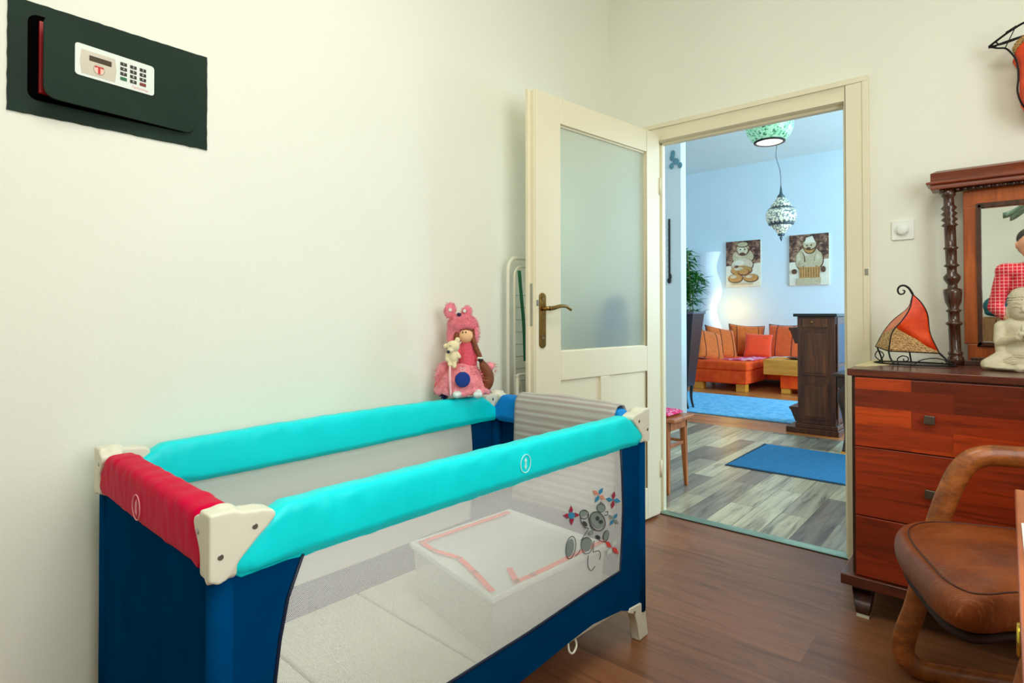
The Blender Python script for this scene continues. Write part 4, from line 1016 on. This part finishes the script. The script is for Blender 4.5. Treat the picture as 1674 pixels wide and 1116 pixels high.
# marks on the partition end
m = MB(); rnd = random.Random(8)
for i in range(7): m.ell((rnd.uniform(-.05, .05), -.006, rnd.uniform(-.09, .09)), (.024, .004, .032), 8, 6)
o = m.build('wall_ornament', basic('teal_metal', srgb(96, 146, 160), .5)); o.location = (-.795, 2.613, 2.62); tag(o, 'small teal grey ornament high on the hall wall end', 'ornament')
m = MB()
m.box(-.008, .008, -.012, 0, -.16, .44)
for i in range(22): m.ell((.006 if i % 2 else -.004, -.010, -.15+i*.027), (.008, .006, .010), 8, 6)
m.ell((0, -.012, -.19), (.022, .010, .03)); m.ell((.012, -.012, -.15), (.014, .01, .03)); 
o = m.build('carved_wall_hanging', BLACK); o.location = (-.868, 2.62, 1.60); tag(o, 'narrow black carved hanging on the blue hall wall end', 'wall decoration')

# ============================================================ LIVING ROOM
RUG = NT('sky_blue_rug'); v = RUG.coord(); RUG.set(Base_Color=RUG.ramp(RUG.noise(v, 14, 6, .7, .8), [(.3, srgb(66, 160, 214)), (.7, srgb(150, 214, 246))]), Roughness=1); RUG.bump(RUG.noise(v, 90, 4), .8, .01)
o = MB().box(-1.9, .19, 3.13, 4.66, 0, .014).build('area_rug', RUG.m, bevel=.006); tag(o, 'light blue rug on the orange wooden living room floor', 'rug')
ORG = NT('orange_velour'); v = ORG.coord(); ORG.set(Base_Color=ORG.ramp(ORG.noise(v, 9, 4), [(.3, srgb(228, 58, 0)), (.7, srgb(255, 92, 6))]), Roughness=.9)
ORG = ORG.m
sofa = root('corner_sofa', 'orange velour corner sofa on square pine feet', 'sofa', (-1.72, 5.12, 0))
def pad(m, x0, x1, y0, y1, z0, z1): m.box(x0, x1, y0, y1, z0, z1)
m = MB(); m.box(.0, .77, 0, 1.60, .105, .285); m.box(.77, 2.6, .84, 1.60, .105, .285); m.build('base', ORG, sofa, bevel=.018, seg=3)
m = MB(); m.box(-.01, .785, -.01, .90, .285, .415); m.build('seat', ORG, sofa, bevel=.035, seg=4)
m = MB(); m.box(-.01, .785, .91, 1.50, .285, .415); m.build('seat', ORG, sofa, bevel=.035, seg=4)
m = MB(); m.box(.79, 1.70, .83, 1.50, .285, .415); m.build('seat', ORG, sofa, bevel=.035, seg=4)
m = MB(); m.box(1.71, 2.6, .83, 1.50, .285, .415); m.build('seat', ORG, sofa, bevel=.035, seg=4)
m = MB(); m.box(-.12, 2.6, 1.50, 1.70, .105, .70); m.box(-.14, .0, .55, 1.6, .105, .62); m.build('back', ORG, sofa, bevel=.04, seg=4)
for x, y in ((.02, .02), (.62, .02), (.02, 1.45), (1.5, .9), (2.45, .9), (2.45, 1.5)):
    MB().box(x, x+.13, y, y+.13, 0, .105).build('foot', YELW, sofa, bevel=.004)
# scatter cushions
def strcush(name, col, stripe, loc, rot, s=.46, th=.16, label='', grp=None, lines=(-.35, .3)):
    rows = []; N = 22
    T = Matrix.Translation(loc) @ Euler(rot).to_matrix().to_4x4()
    m = MB(); m.T = Matrix()
    for sg in (1, -1):
        rr = []
        for i in range(N+1):
            r_ = []
            for j in range(N+1):
                u, v_ = 2*i/N-1, 2*j/N-1; e = max(0, (1-u**4))**.5*max(0, (1-v_**4))**.5
                pin = 1-.10*(1-abs(u)**2)*abs(v_)**3-.0; pin2 = 1-.10*(1-abs(v_)**2)*abs(u)**3
                r_.append((u*s/2*pin2, sg*th/2*e**.8, v_*s/2*pin))
            rr.append(r_)
        m.grid(rr)
    root_ = root(name, label, 'cushion', (0, 0, 0), 0, grp)
    root_.matrix_world = T
    body = m.build('cover', col, root_, smooth=True)
    if stripe:
        m = MB()
        for x in lines:
            for sg in (1, -1):
                P = []
                for j in range(N+1):
                    v_ = 2*j/N-1; u = 2*x; e = max(0, (1-u**4))**.5*max(0, (1-v_**4))**.5
                    P.append((u*s/2, sg*(th/2*e**.8+.001), v_*s/2*(1-.10*(1-abs(u)**2)*abs(v_)**3)))
                m.tube(P, .005, 6)
        P = []
        for k in range(4):
            for i in range(10):
                t_ = 2*i/10-1; u, v_ = [(t_, -1), (1, t_), (-t_, 1), (-1, -t_)][k]
                P.append((u*s/2*(1-.10*(1-abs(v_)**2)*abs(u)**3), 0, v_*s/2*(1-.10*(1-abs(u)**2)*abs(v_)**3)))
        m.tube(P, .008, 6, closed=True)
        m.build('dark_piping', stripe, root_, smooth=True)
    return root_
OC1 = basic('burnt_orange_cover', srgb(214, 100, 24), .9, var=.12, vs=20, sheen=.3); OC2 = basic('coral_orange_cover', srgb(232, 92, 30), .9, var=.1, vs=20, sheen=.3); DKB = basic('maroon_piping', srgb(70, 20, 14), .7)
RC = basic('red_orange_cover', srgb(250, 66, 0), .85, var=.06, sheen=.4)
strcush('scatter_cushion', OC1, DKB, (-1.60, 5.42, .60), (R(-26), R(14), R(62)), .50, .17, 'burnt orange striped cushion at the near end of the sofa', None, (-.25, .22))
strcush('scatter_cushion', OC1, DKB, (-1.62, 5.98, .62), (R(-24), R(10), R(58)), .52, .17, 'burnt orange striped cushion second from the near end of the sofa', None, (-.1, .3))
strcush('scatter_cushion', OC1, DKB, (-1.38, 6.42, .64), (R(-20), R(4), R(30)), .54, .17, 'burnt orange striped cushion in the sofa corner behind the plain one', None, (-.3, .3))
strcush('scatter_cushion', RC, None, (-1.13, 6.18, .585), (R(-24), R(3), R(16)), .40, .14, 'plain red orange cushion in the sofa corner', None)
strcush('scatter_cushion', OC2, DKB, (-.80, 6.44, .64), (R(-16), 0, R(-4)), .56, .18, 'coral striped cushion against the sofa back beside the cabinet', None, (-.22, .2))
strcush('scatter_cushion', OC2, DKB, (-.22, 6.44, .62), (R(-16), 0, R(-4)), .52, .18, 'coral striped cushion mostly hidden behind the dark cabinet', None, (-.22, .2))
# throws
PTH = NT('pink_throw'); v = PTH.coord(); PTH.set(Base_Color=PTH.ramp(PTH.noise(v, 11, 3), [(.4, srgb(206, 30, 96)), (.5, srgb(240, 120, 160)), (.62, srgb(246, 190, 200))]), Roughness=.95)
def throw(name, mat, pts, z, label):
    m = MB(); n = 12; rows = []
    a, b, c, d = [Vector(p) for p in pts]
    for i in range(n+1):
        row = []
        for j in range(n+1):
            p = a.lerp(b, i/n).lerp(d.lerp(c, i/n), j/n); row.append((p.x, p.y, z+.008+.006*sin(i*1.3+j)+.004*sin(j*2.1)))
        rows.append(row)
    m.grid(rows); o = m.build(name, mat, smooth=True, solid=.008); return tag(o, label, 'throw')
throw('folded_throw', PTH.m, [(-1.35, 5.30), (-.955, 5.36), (-.95, 6.0), (-1.15, 6.1)], .416, 'pink patterned throw spread over the orange sofa seat')
throw('folded_throw', basic('white_throw', srgb(214, 224, 236), .95, var=.06), [(-.93, 6.02), (-.2, 6.02), (-.2, 6.34), (-.93, 6.34)], .416, 'white blanket on the sofa seat behind the coffee table')
# coffee table
ct = root('coffee_table', 'pine topped coffee table with an orange upholstered base', 'coffee table', (-.78, 5.28, 0))
MB().box(0, .80, 0, .62, .25, .452).build('tabletop', YELW, ct, bevel=.006)
MB().box(.20, .78, .05, .57, .07, .25).build('base', ORG, ct, bevel=.01)
for x, y in ((.21, .06), (.66, .06), (.21, .45), (.66, .45)): MB().box(x, x+.11, y, y+.11, 0, .07).build('foot', YELW, ct, bevel=.003)
m = MB(); m.lathe([(.001, 0), (.06, 0), (.13, .022), (.135, .026), (.06, .012), (.001, .010)], 24); o = m.build('shallow_bowl', BLACK, smooth=True); o.location = (-.42, 5.55, .452); tag(o, 'shallow black bowl on the pine coffee table', 'bowl')
# side table with red box behind the chaise
s_t = root('side_table', 'dark wooden side table beyond the near sofa end', 'side table', (-2.22, 6.0, 0))
MB().box(0, .34, 0, .4, .53, .565).build('tabletop', DARKW, s_t, bevel=.004)
for x, y in ((.0, .0), (.30, .0), (.0, .36), (.30, .36)): MB().box(x, x+.04, y, y+.04, 0, .53).build('leg', DARKW, s_t)
o = MB().box(-.09, .09, -.1, .1, 0, .22).build('red_box', basic('red_card', srgb(190, 30, 24), .6), bevel=.004); o.location = (-2.05, 6.2, .29); tag(o, 'red box on the shelf of the dark side table', 'box')
MB().box(.0, .34, .0, .4, .27, .29).build('shelf', DARKW, s_t)
# potted bamboo
pb = root('potted_bamboo', 'leafy green bamboo in a tall tapering black planter', 'potted plant', (-1.06, 3.34, .014))
PLB = basic('black_planter', srgb(38, 30, 32), .4, var=.1)
m = MB(); m.frust((-.10, .10, -.10, .10), (-.195, .195, -.16, .16), .25, 1.075); m.build('planter', PLB, pb, bevel=.006)
m = MB(); m.box(-.205, .205, -.17, .17, 1.055, 1.085); m.build('planter_rim', basic('planter_rim_grey', srgb(92, 92, 98), .4), pb, bevel=.005)
for a in (45, 135, 225, 315):
    x, y = cos(R(a)), sin(R(a)); m = MB(); m.tube(bez([(x*.11, y*.11, .27), (x*.10, y*.10, .12), (x*.135, y*.10, .0)], 5), [.02-.008*i/10 for i in range(11)], 8); m.build('leg', PLB, pb, smooth=True)
m = MB(); rnd = random.Random(12); stems = []
for i in range(9):
    x, y = rnd.uniform(-.12, .15), rnd.uniform(-.08, .08); h_ = rnd.uniform(.42, .72); tx = x+rnd.uniform(-.05, .05)
    P = bez([(x, y, 1.07), (x, y, 1.07+h_*.5), (tx, y+rnd.uniform(-.05, .05), 1.07+h_)], 6); m.tube(P, .006, 6); stems.append(P)
m.build('stem', basic('bamboo_stem', srgb(96, 116, 52), .5), pb, smooth=True)
LF = basic('bamboo_leaf', srgb(40, 120, 36), .5, var=.35, vs=30)
m = MB()
def leaf(p, d, L, wd):
    d = d.normalized(); sd = d.cross(Vector((0, 0, 1))).normalized()*wd; dn = Vector((0, 0, -L*.25))
    m.add([p, p+d*L*.35+sd+dn*.15, p+d*L+dn, p+d*L*.35-sd+dn*.15], [(0, 1, 2, 3)])
for P in stems:
    for k in range(52):
        q = Vector(P[rnd.randrange(3, len(P))]); a = rnd.random()*2*pi
        br = Vector((cos(a), sin(a), rnd.uniform(-.2, .6)))*rnd.uniform(.02, .09)
        for l_ in range(3):
            b_ = a+rnd.uniform(-.9, .9); leaf(q+br, Vector((cos(b_), sin(b_), rnd.uniform(-.4, .7))), rnd.uniform(.09, .15), rnd.uniform(.009, .014))
for k in range(40):
    a = rnd.random()*2*pi; leaf(Vector((rnd.uniform(-.1, .2), rnd.uniform(-.1, .1), 1.08)), Vector((cos(a), sin(a), rnd.uniform(.1, .9))), rnd.uniform(.08, .14), .009)
m.build('foliage', LF, pb)
# wavy paper floor lamp
wv_ = root('wavy_paper_lamp', 'tall wavy white paper floor lamp glowing in the corner behind the sofa', 'floor lamp', (-2.06, 6.68, 0))
rows = []
for j in range(60):
    z = .06+2.05*j/59; r_ = .145+.014*sin(z*9.2+.6); cx_ = .032*sin(z*8.2+1.9)
    rows.append([(cx_+r_*cos(2*pi*k/24), r_*.8*sin(2*pi*k/24), z) for k in range(24)])
t = NT('rice_paper'); t.set(Base_Color=srgb(224, 240, 250), Roughness=.8, Emission_Color=(.75, .93, 1, 1), Emission_Strength=.12)
m = MB(); m.grid(rows, cv=True); m.build('paper_shade', t.m, wv_, smooth=True)
m = MB(); m.lathe([(.14, 0), (.14, .03), (.02, .05), (.008, .06), (.008, .6)], 24); m.build('base', WHITE, wv_, smooth=True)
point('wavy_lamp_bulb', (-1.70, 6.54, 1.15), 5, (1, .60, .08), .12)
# moroccan lantern
ml = root('moroccan_lantern', 'pierced cream and silver pendant lantern with pointed ends', 'pendant lamp', (-.545, 5.3, 2.04))
FIL = NT('pierced_lantern'); v = FIL.coord(); vo = FIL.n('ShaderNodeTexVoronoi'); vo.inputs['Scale'].default_value = 42; FIL.l(v, vo.inputs['Vector'])
cc = FIL.ramp(vo.outputs['Distance'], [(.2, srgb(250, 246, 214)), (.5, srgb(196, 206, 186)), (.75, srgb(96, 110, 110))])
FIL.set(Base_Color=cc, Roughness=.4, Emission_Color=cc, Emission_Strength=.35)
SIL = basic('aged_silver', srgb(90, 106, 112), .4, .7, .3, 60)
m = MB(); m.lathe([(.045, .105), (.075, .15), (.125, .20), (.13, .215)], 20); m.lathe([(.135, .235), (.185, .275), (.19, .33), (.185, .395), (.16, .43)], 20); m.lathe([(.12, .455), (.13, .475), (.10, .52), (.07, .56), (.04, .59)], 20); m.build('pierced_body', FIL.m, ml, smooth=True)
m = MB(); m.lathe([(.13, .213), (.155, .222), (.155, .232), (.135, .238)], 20)
for i in range(18):
    a = 2*pi*i/18; m.add([(.157*cos(a-.14), .157*sin(a-.14), .230), (.157*cos(a+.14), .157*sin(a+.14), .230), (.175*cos(a), .175*sin(a), .268)], [(0, 1, 2)])
    m.add([(.150*cos(a-.14), .150*sin(a-.14), .436), (.150*cos(a+.14), .150*sin(a+.14), .436), (.125*cos(a), .125*sin(a), .475)], [(0, 1, 2)])
m.lathe([(.16, .428), (.165, .435), (.13, .445), (.12, .456)], 20)
m.lathe([(.002, 0), (.022, .05), (.012, .062), (.006, .068), (.04, .075), (.045, .106)], 16); m.lathe([(.045, .588), (.05, .60), (.02, .64), (.012, .70), (.002, .78)], 16)
m.build('metal_band', SIL, ml, smooth=True)
m = MB(); m.tube(bez([(0, 0, .77), (-.01, 0, .95), (-.06, 0, 1.15), (-.05, 0, 1.3), (-.05, 0, H2-2.04)], 6), .004, 6); m.build('cord', SIL, ml)
# canvas prints on the far wall
CB = NT('foliage_print'); v = CB.coord(); CB.set(Base_Color=CB.ramp(CB.noise(v, 12, 5, .7, .5), [(.35, srgb(52, 34, 34)), (.5, srgb(110, 74, 58)), (.62, srgb(190, 150, 120))]), Roughness=.8)
CS = basic('print_sand', srgb(222, 206, 176), .8, var=.12, vs=30); CO = basic('print_ochre', srgb(202, 150, 86), .8, var=.15, vs=20); CDk = basic('print_umber', srgb(104, 68, 44), .8, var=.2, vs=30); CG = basic('print_stone', srgb(204, 188, 150), .8, var=.15, vs=40); CLt = basic('print_cream', srgb(240, 232, 208), .8, var=.05)
def canvas(loc, w_, h_, label, kind):
    rt_ = root('canvas_print', label, 'picture', loc)
    MB().box(-w_/2, w_/2, -.03, 0, -h_/2, h_/2).build('canvas', CS, rt_)
    m = MB(); y = [-.0305]
    def poly(k, pts):
        y[0] -= .0006; m.k = k; m.add([(a*w_/2, y[0], b*h_/2) for a, b in pts], [tuple(range(len(pts)))])
    def el(k, cx, cz, rx, rz):
        if k != 3 and rz > .08: poly(3, [(cx+.02+(rx+.035)*cos(2*pi*i/20), cz-.02+(rz+.02)*sin(2*pi*i/20)) for i in range(20)])
        poly(k, [(cx+rx*cos(2*pi*i/20), cz+rz*sin(2*pi*i/20)) for i in range(20)])
        if k != 3 and rz > .15: poly(5 if k == 1 else 1, [(cx-.25*rx+rx*.45*cos(2*pi*i/20), cz+.3*rz+rz*.4*sin(2*pi*i/20)) for i in range(20)])
    poly(0, [(-1, -.1), (1, -.1), (1, 1), (-1, 1)]); poly(5, [(-1, -1), (1, -1), (1, .0), (-1, -.08)])
    if kind == 1:
        for a in ((4, 0, .30, .62, .34), (1, -.05, -.05, .62, .30), (2, -.1, -.28, .6, .2), (2, -.45, -.62, .42, .18), (2, .45, -.62, .40, .16), (4, 0, .66, .36, .26), (1, 0, .58, .30, .20), (3, -.02, .42, .17, .07), (3, -.12, .62, .05, .03), (3, .12, .62, .05, .03), (4, 0, .84, .3, .1), (3, -.35, -.12, .12, .05), (2, .05, -.36, .3, .12)): el(*a)
        poly(4, [(-.65, -.92), (.6, -.92), (.6, -.84), (-.65, -.84)])
    else:
        for a in ((4, 0, .18, .55, .34), (4, -.45, -.0, .22, .34), (4, .5, -.0, .2, .3), (2, .05, .52, .30, .26), (4, .05, .60, .34, .2), (3, .0, .44, .12, .05), (3, -.08, .56, .05, .03), (3, .14, .56, .05, .03)): el(*a)
        poly(5, [(-.2, .66), (.35, .66), (.2, .92), (-.12, .86)])
        poly(4, [(-.45, -.1), (.55, -.05), (.62, -.22), (-.5, -.26)]); poly(2, [(-.48, -.28), (.58, -.28), (.55, -.72), (-.45, -.72)])
        for i in range(8): a = -.4+i*.13; poly(3, [(a, -.32), (a+.02, -.32), (a+.02, -.68), (a, -.68)])
        poly(4, [(-.6, -.72), (.62, -.72), (.6, -.97), (-.58, -.97)]); el(3, -.72, -.45, .14, .1); el(3, .74, -.4, .12, .12)
    m.build('printed_image', [CB.m, CS, CO, CDk, CG, CLt], rt_)
canvas((-1.585, 6.9, 1.905), .56, .76, 'canvas print of a squatting stone statue, nearer the wavy lamp', 1)
canvas((-.585, 6.9, 1.91), .56, .79, 'canvas print of a stone statue holding a drum, above the cabinet', 2)
CABW = wood('brown_cabinet_wood', srgb(50, 24, 10), srgb(98, 52, 24), (12, 12, 1), 3, .4, .1)
# tall dark cabinet
tc = root('antique_cabinet', 'tall dark brown panelled wooden cabinet standing between hall and living room', 'cabinet', (.297, 2.76, 0))
m = MB(); m.box(0, .305, 0, .62, .09, 1.045); m.build('carcass', CABW, tc, bevel=.003)
m = MB(); m.box(-.028, .325, -.03, .65, 1.045, 1.072); m.build('top_board', basic('black_green_top', srgb(24, 30, 28), .3), tc, bevel=.004)
m = MB(); m.box(-.02, .325, -.02, .64, .05, .09); m.box(-.095, .335, -.03, .65, 0, .05); m.build('plinth', CABW, tc, bevel=.006)
DP = wood('cabinet_panel', srgb(64, 32, 14), srgb(116, 66, 32), (12, 12, 1), 3, .4, .1)
m = MB(); m.box(.045, .245, -.010, 0, .95, 1.03); dw_ = m.build('drawer', DP, tc, bevel=.003)
m = MB(); m.ell((.12, -.016, .995), (.012, .008, .012)); m.build('knob', BRASS, dw_, smooth=True)
for a, b in ((.52, .92), (.13, .45)):
    m = MB(); m.box(.04, .25, -.010, 0, a, b); d_ = m.build('door', CABW, tc, bevel=.003)
    m = MB(); m.box(.062, .228, -.016, -.008, a+.025, b-.025); m.build('raised_panel', DP, d_, bevel=.006)
for zt_, zb_ in ((.945, .80), (.22, .09)):
    m = MB(); m.prism([(-.088, zt_), (-.088, zt_-.02), (-.075, zt_-.03), (-.035, zb_), (0, zb_), (0, zt_)], .05, .55, 'y'); m.build('side_bracket', CABW, tc, bevel=.004)
t = NT('dark_blue_glass'); t.set(Base_Color=(.01, .05, .12, 1), Roughness=.3); t.b.inputs['Specular IOR Level'].default_value = .15
m = MB(); m.box(.305, .312, .06, .56, .14, .98); m.build('side_glass', t.m, tc)
m = MB(); m.box(.312, .322, .02, .06, .1, 1.04); m.box(.312, .322, .56, .60, .1, 1.04); m.box(.312, .322, .06, .56, .60, .63); m.build('side_frame', CABW, tc)

# ============================================================ BEHIND THE CAMERA (seen in the mirror)
ps = root('person', 'person in a red checked shirt standing behind the camera, seen in the mirror', 'person', (1.93, -3.22, 0))
FL = basic('skin', srgb(214, 150, 118), .55, var=.05, bump=.05, bs=150); 
CHK = NT('red_check'); v = CHK.coord(); ck = CHK.n('ShaderNodeTexBrick'); ck.offset = 0; ck.squash = 1
for k_, x in (('Color1', srgb(206, 24, 40)), ('Color2', srgb(190, 18, 34)), ('Mortar', srgb(240, 180, 184)), ('Scale', 1), ('Mortar Size', .0016), ('Brick Width', .026), ('Row Height', .026)): ck.inputs[k_].default_value = x
CHK.l(CHK.coord(rot=(pi/2, 0, 0)), ck.inputs['Vector']); CHK.set(Base_Color=ck.outputs['Color'], Roughness=.9)
JN = basic('dark_jeans', srgb(36, 46, 66), .9, var=.15)
def arm_pts(s): return (s*.20, 0, 1.40), (s*.26, .02, 1.12), (s*.17, .20, 1.02)
m = MB()
m.ell((-.05, .04, 1.60), (.078, .095, .105)); m.ell((-.05, .065, 1.545), (.058, .07, .06)); m.ell((-.05, .137, 1.585), (.013, .016, .02)); m.ell((-.05, .125, 1.545), (.026, .012, .008))
for s_ in (-1, 1): m.ell((-.05+s_*.08, .035, 1.595), (.012, .02, .03))
m.cap((-.03, .01, 1.50), (0, 0, 1.40), .055, .062)
m.ell((0, 0, 1.26), (.165, .105, .18)); m.ell((0, 0, 1.02), (.145, .10, .16)); m.ell((0, -.01, .92), (.165, .115, .12))
for s_ in (-1, 1):
    a, b, c = arm_pts(s_); m.cap((s_*.12, 0, 1.40), a, .06, .058); m.cap(a, b, .052, .042); m.cap(b, c, .042, .028)
    c = Vector(c); m.ell(tuple(c+Vector((-s_*.02, .05, .0))), (.035, .045, .018))
    for k in range(4):
        q = c+Vector((-s_*(.045-k*.017), .085, 0)); L_ = (.030, .040, .044, .036)[k]; m.cap(q, q+Vector((0, L_, -.006)), .0095, .009, 8); m.cap(q+Vector((0, L_, -.006)), q+Vector((0, L_+.014, -.028)), .009, .0075, 8)
    q = c+Vector((-s_*.05, .035, 0)); m.cap(q, q+Vector((-s_*.022, .035, -.012)), .011, .009, 8)
    m.cap((s_*.09, 0, .90), (s_*.10, .02, .50), .085, .055); m.cap((s_*.10, .02, .50), (s_*.11, -.01, .08), .055, .038); m.cap((s_*.11, -.02, .045), (s_*.12, .13, .035), .035, .03)
m.build('body', FL, ps, remesh=.0075, sm=3)
m = MB(); m.ell((0, 0, 1.26), (.178, .118, .19)); m.ell((0, 0, 1.02), (.160, .115, .17)); m.ell((0, -.005, .93), (.176, .128, .10)); m.cap((-.10, 0, 1.405), (.10, 0, 1.405), .062, .062)
for s_ in (-1, 1):
    a, b, c = arm_pts(s_); m.cap((s_*.12, 0, 1.395), a, .068, .066); m.cap(a, b, .060, .052); m.cap(b, tuple(Vector(b).lerp(Vector(c), .7)), .052, .040)
m.build('checked_shirt', CHK.m, ps, remesh=.008, sm=3)
m = MB(); m.ell((0, -.01, .88), (.172, .125, .11))
for s_ in (-1, 1): m.cap((s_*.09, 0, .87), (s_*.10, .02, .50), .094, .064); m.cap((s_*.10, .02, .50), (s_*.11, -.01, .10), .064, .054)
m.build('jeans', JN, ps, remesh=.009, sm=3)
m = MB()
for s_ in (-1, 1): m.ell((s_*.118, .045, .035), (.045, .125, .038)); m.ell((s_*.112, -.03, .06), (.04, .05, .05))
m.build('shoe', BLACK, ps, remesh=.008, sm=3)
m = MB(); m.ell((-.05, .015, 1.645), (.086, .10, .085)); m.ell((-.05, -.02, 1.60), (.084, .082, .09)); m.build('hair', basic('dark_hair', srgb(44, 34, 32), .6, var=.3, vs=60, bump=.5, bs=150), ps, remesh=.006, sm=2)
m = MB()
for s_ in (-1, 1): m.ell((-.05+s_*.03, .128, 1.603), (.010, .006, .006), 10, 8)
m.build('eye', BLACK, ps, smooth=True)
# cabinet with teal cushion, petal lamp
cb = root('low_sideboard', 'low brown wooden sideboard against the wall behind the camera', 'sideboard', (1.35, -4.58, 0))
MB().box(0, .62, 0, .42, .06, 1.04).build('carcass', wood('oak_sideboard', srgb(96, 66, 34), srgb(140, 100, 56), (12, 12, 1), 3, .5), cb, bevel=.004)
for a in (.01, .315):
    d_ = MB().box(a, a+.295, .42, .436, .08, 1.02).build('door', wood('oak_door', srgb(104, 74, 40), srgb(150, 110, 62), (12, 12, 1), 3, .5), cb, bevel=.003); m = MB(); m.ell((a+(.265 if a < .1 else .03), .445, .6), (.012, .01, .012)); m.build('knob', BRASS, d_, smooth=True)
MB().box(.03, .59, .03, .40, 0, .06).build('plinth', DARKW, cb)
m = MB(); m.ell((0, 0, .10), (.12, .09, .10)); m.ell((0, 0, .04), (.11, .085, .04)); o = m.build('teal_bag', basic('teal_fabric', srgb(12, 92, 104), .85, var=.1), remesh=.008, sm=3); o.location = (1.68, -4.36, 1.04); tag(o, 'teal cloth bag on the brown sideboard, seen in the mirror', 'bag')
pl_ = root('petal_pendant_lamp', 'grey green pendant lamp of pointed glass petals, seen in the mirror', 'pendant lamp', (1.98, -3.95, 1.90))
GG = basic('grey_green_glass', srgb(120, 146, 124), .2, var=.15)
for k in range(7):
    a = 2*pi*k/7+.2; T = Matrix.Rotation(a, 4, 'Z'); m = MB(); m.T = T; P = []
    rows = [[(.03+.24*u, wv2*(.11*sin(pi*min(1, u*.9+.1)))*(1-u*.9), .16*(1-u)**1.5+.05*abs(wv2)) for wv2 in (-1, -.5, 0, .5, 1)] for u in [i/8 for i in range(9)]]
    m.grid(rows); m.build('petal', GG, pl_, smooth=True, solid=.004)
m = MB(); m.tube([(0, 0, .12), (0, 0, H1-1.90)], .006, 8); m.ell((0, 0, .16), (.035, .035, .05)); m.build('stem', METAL, pl_, smooth=True)
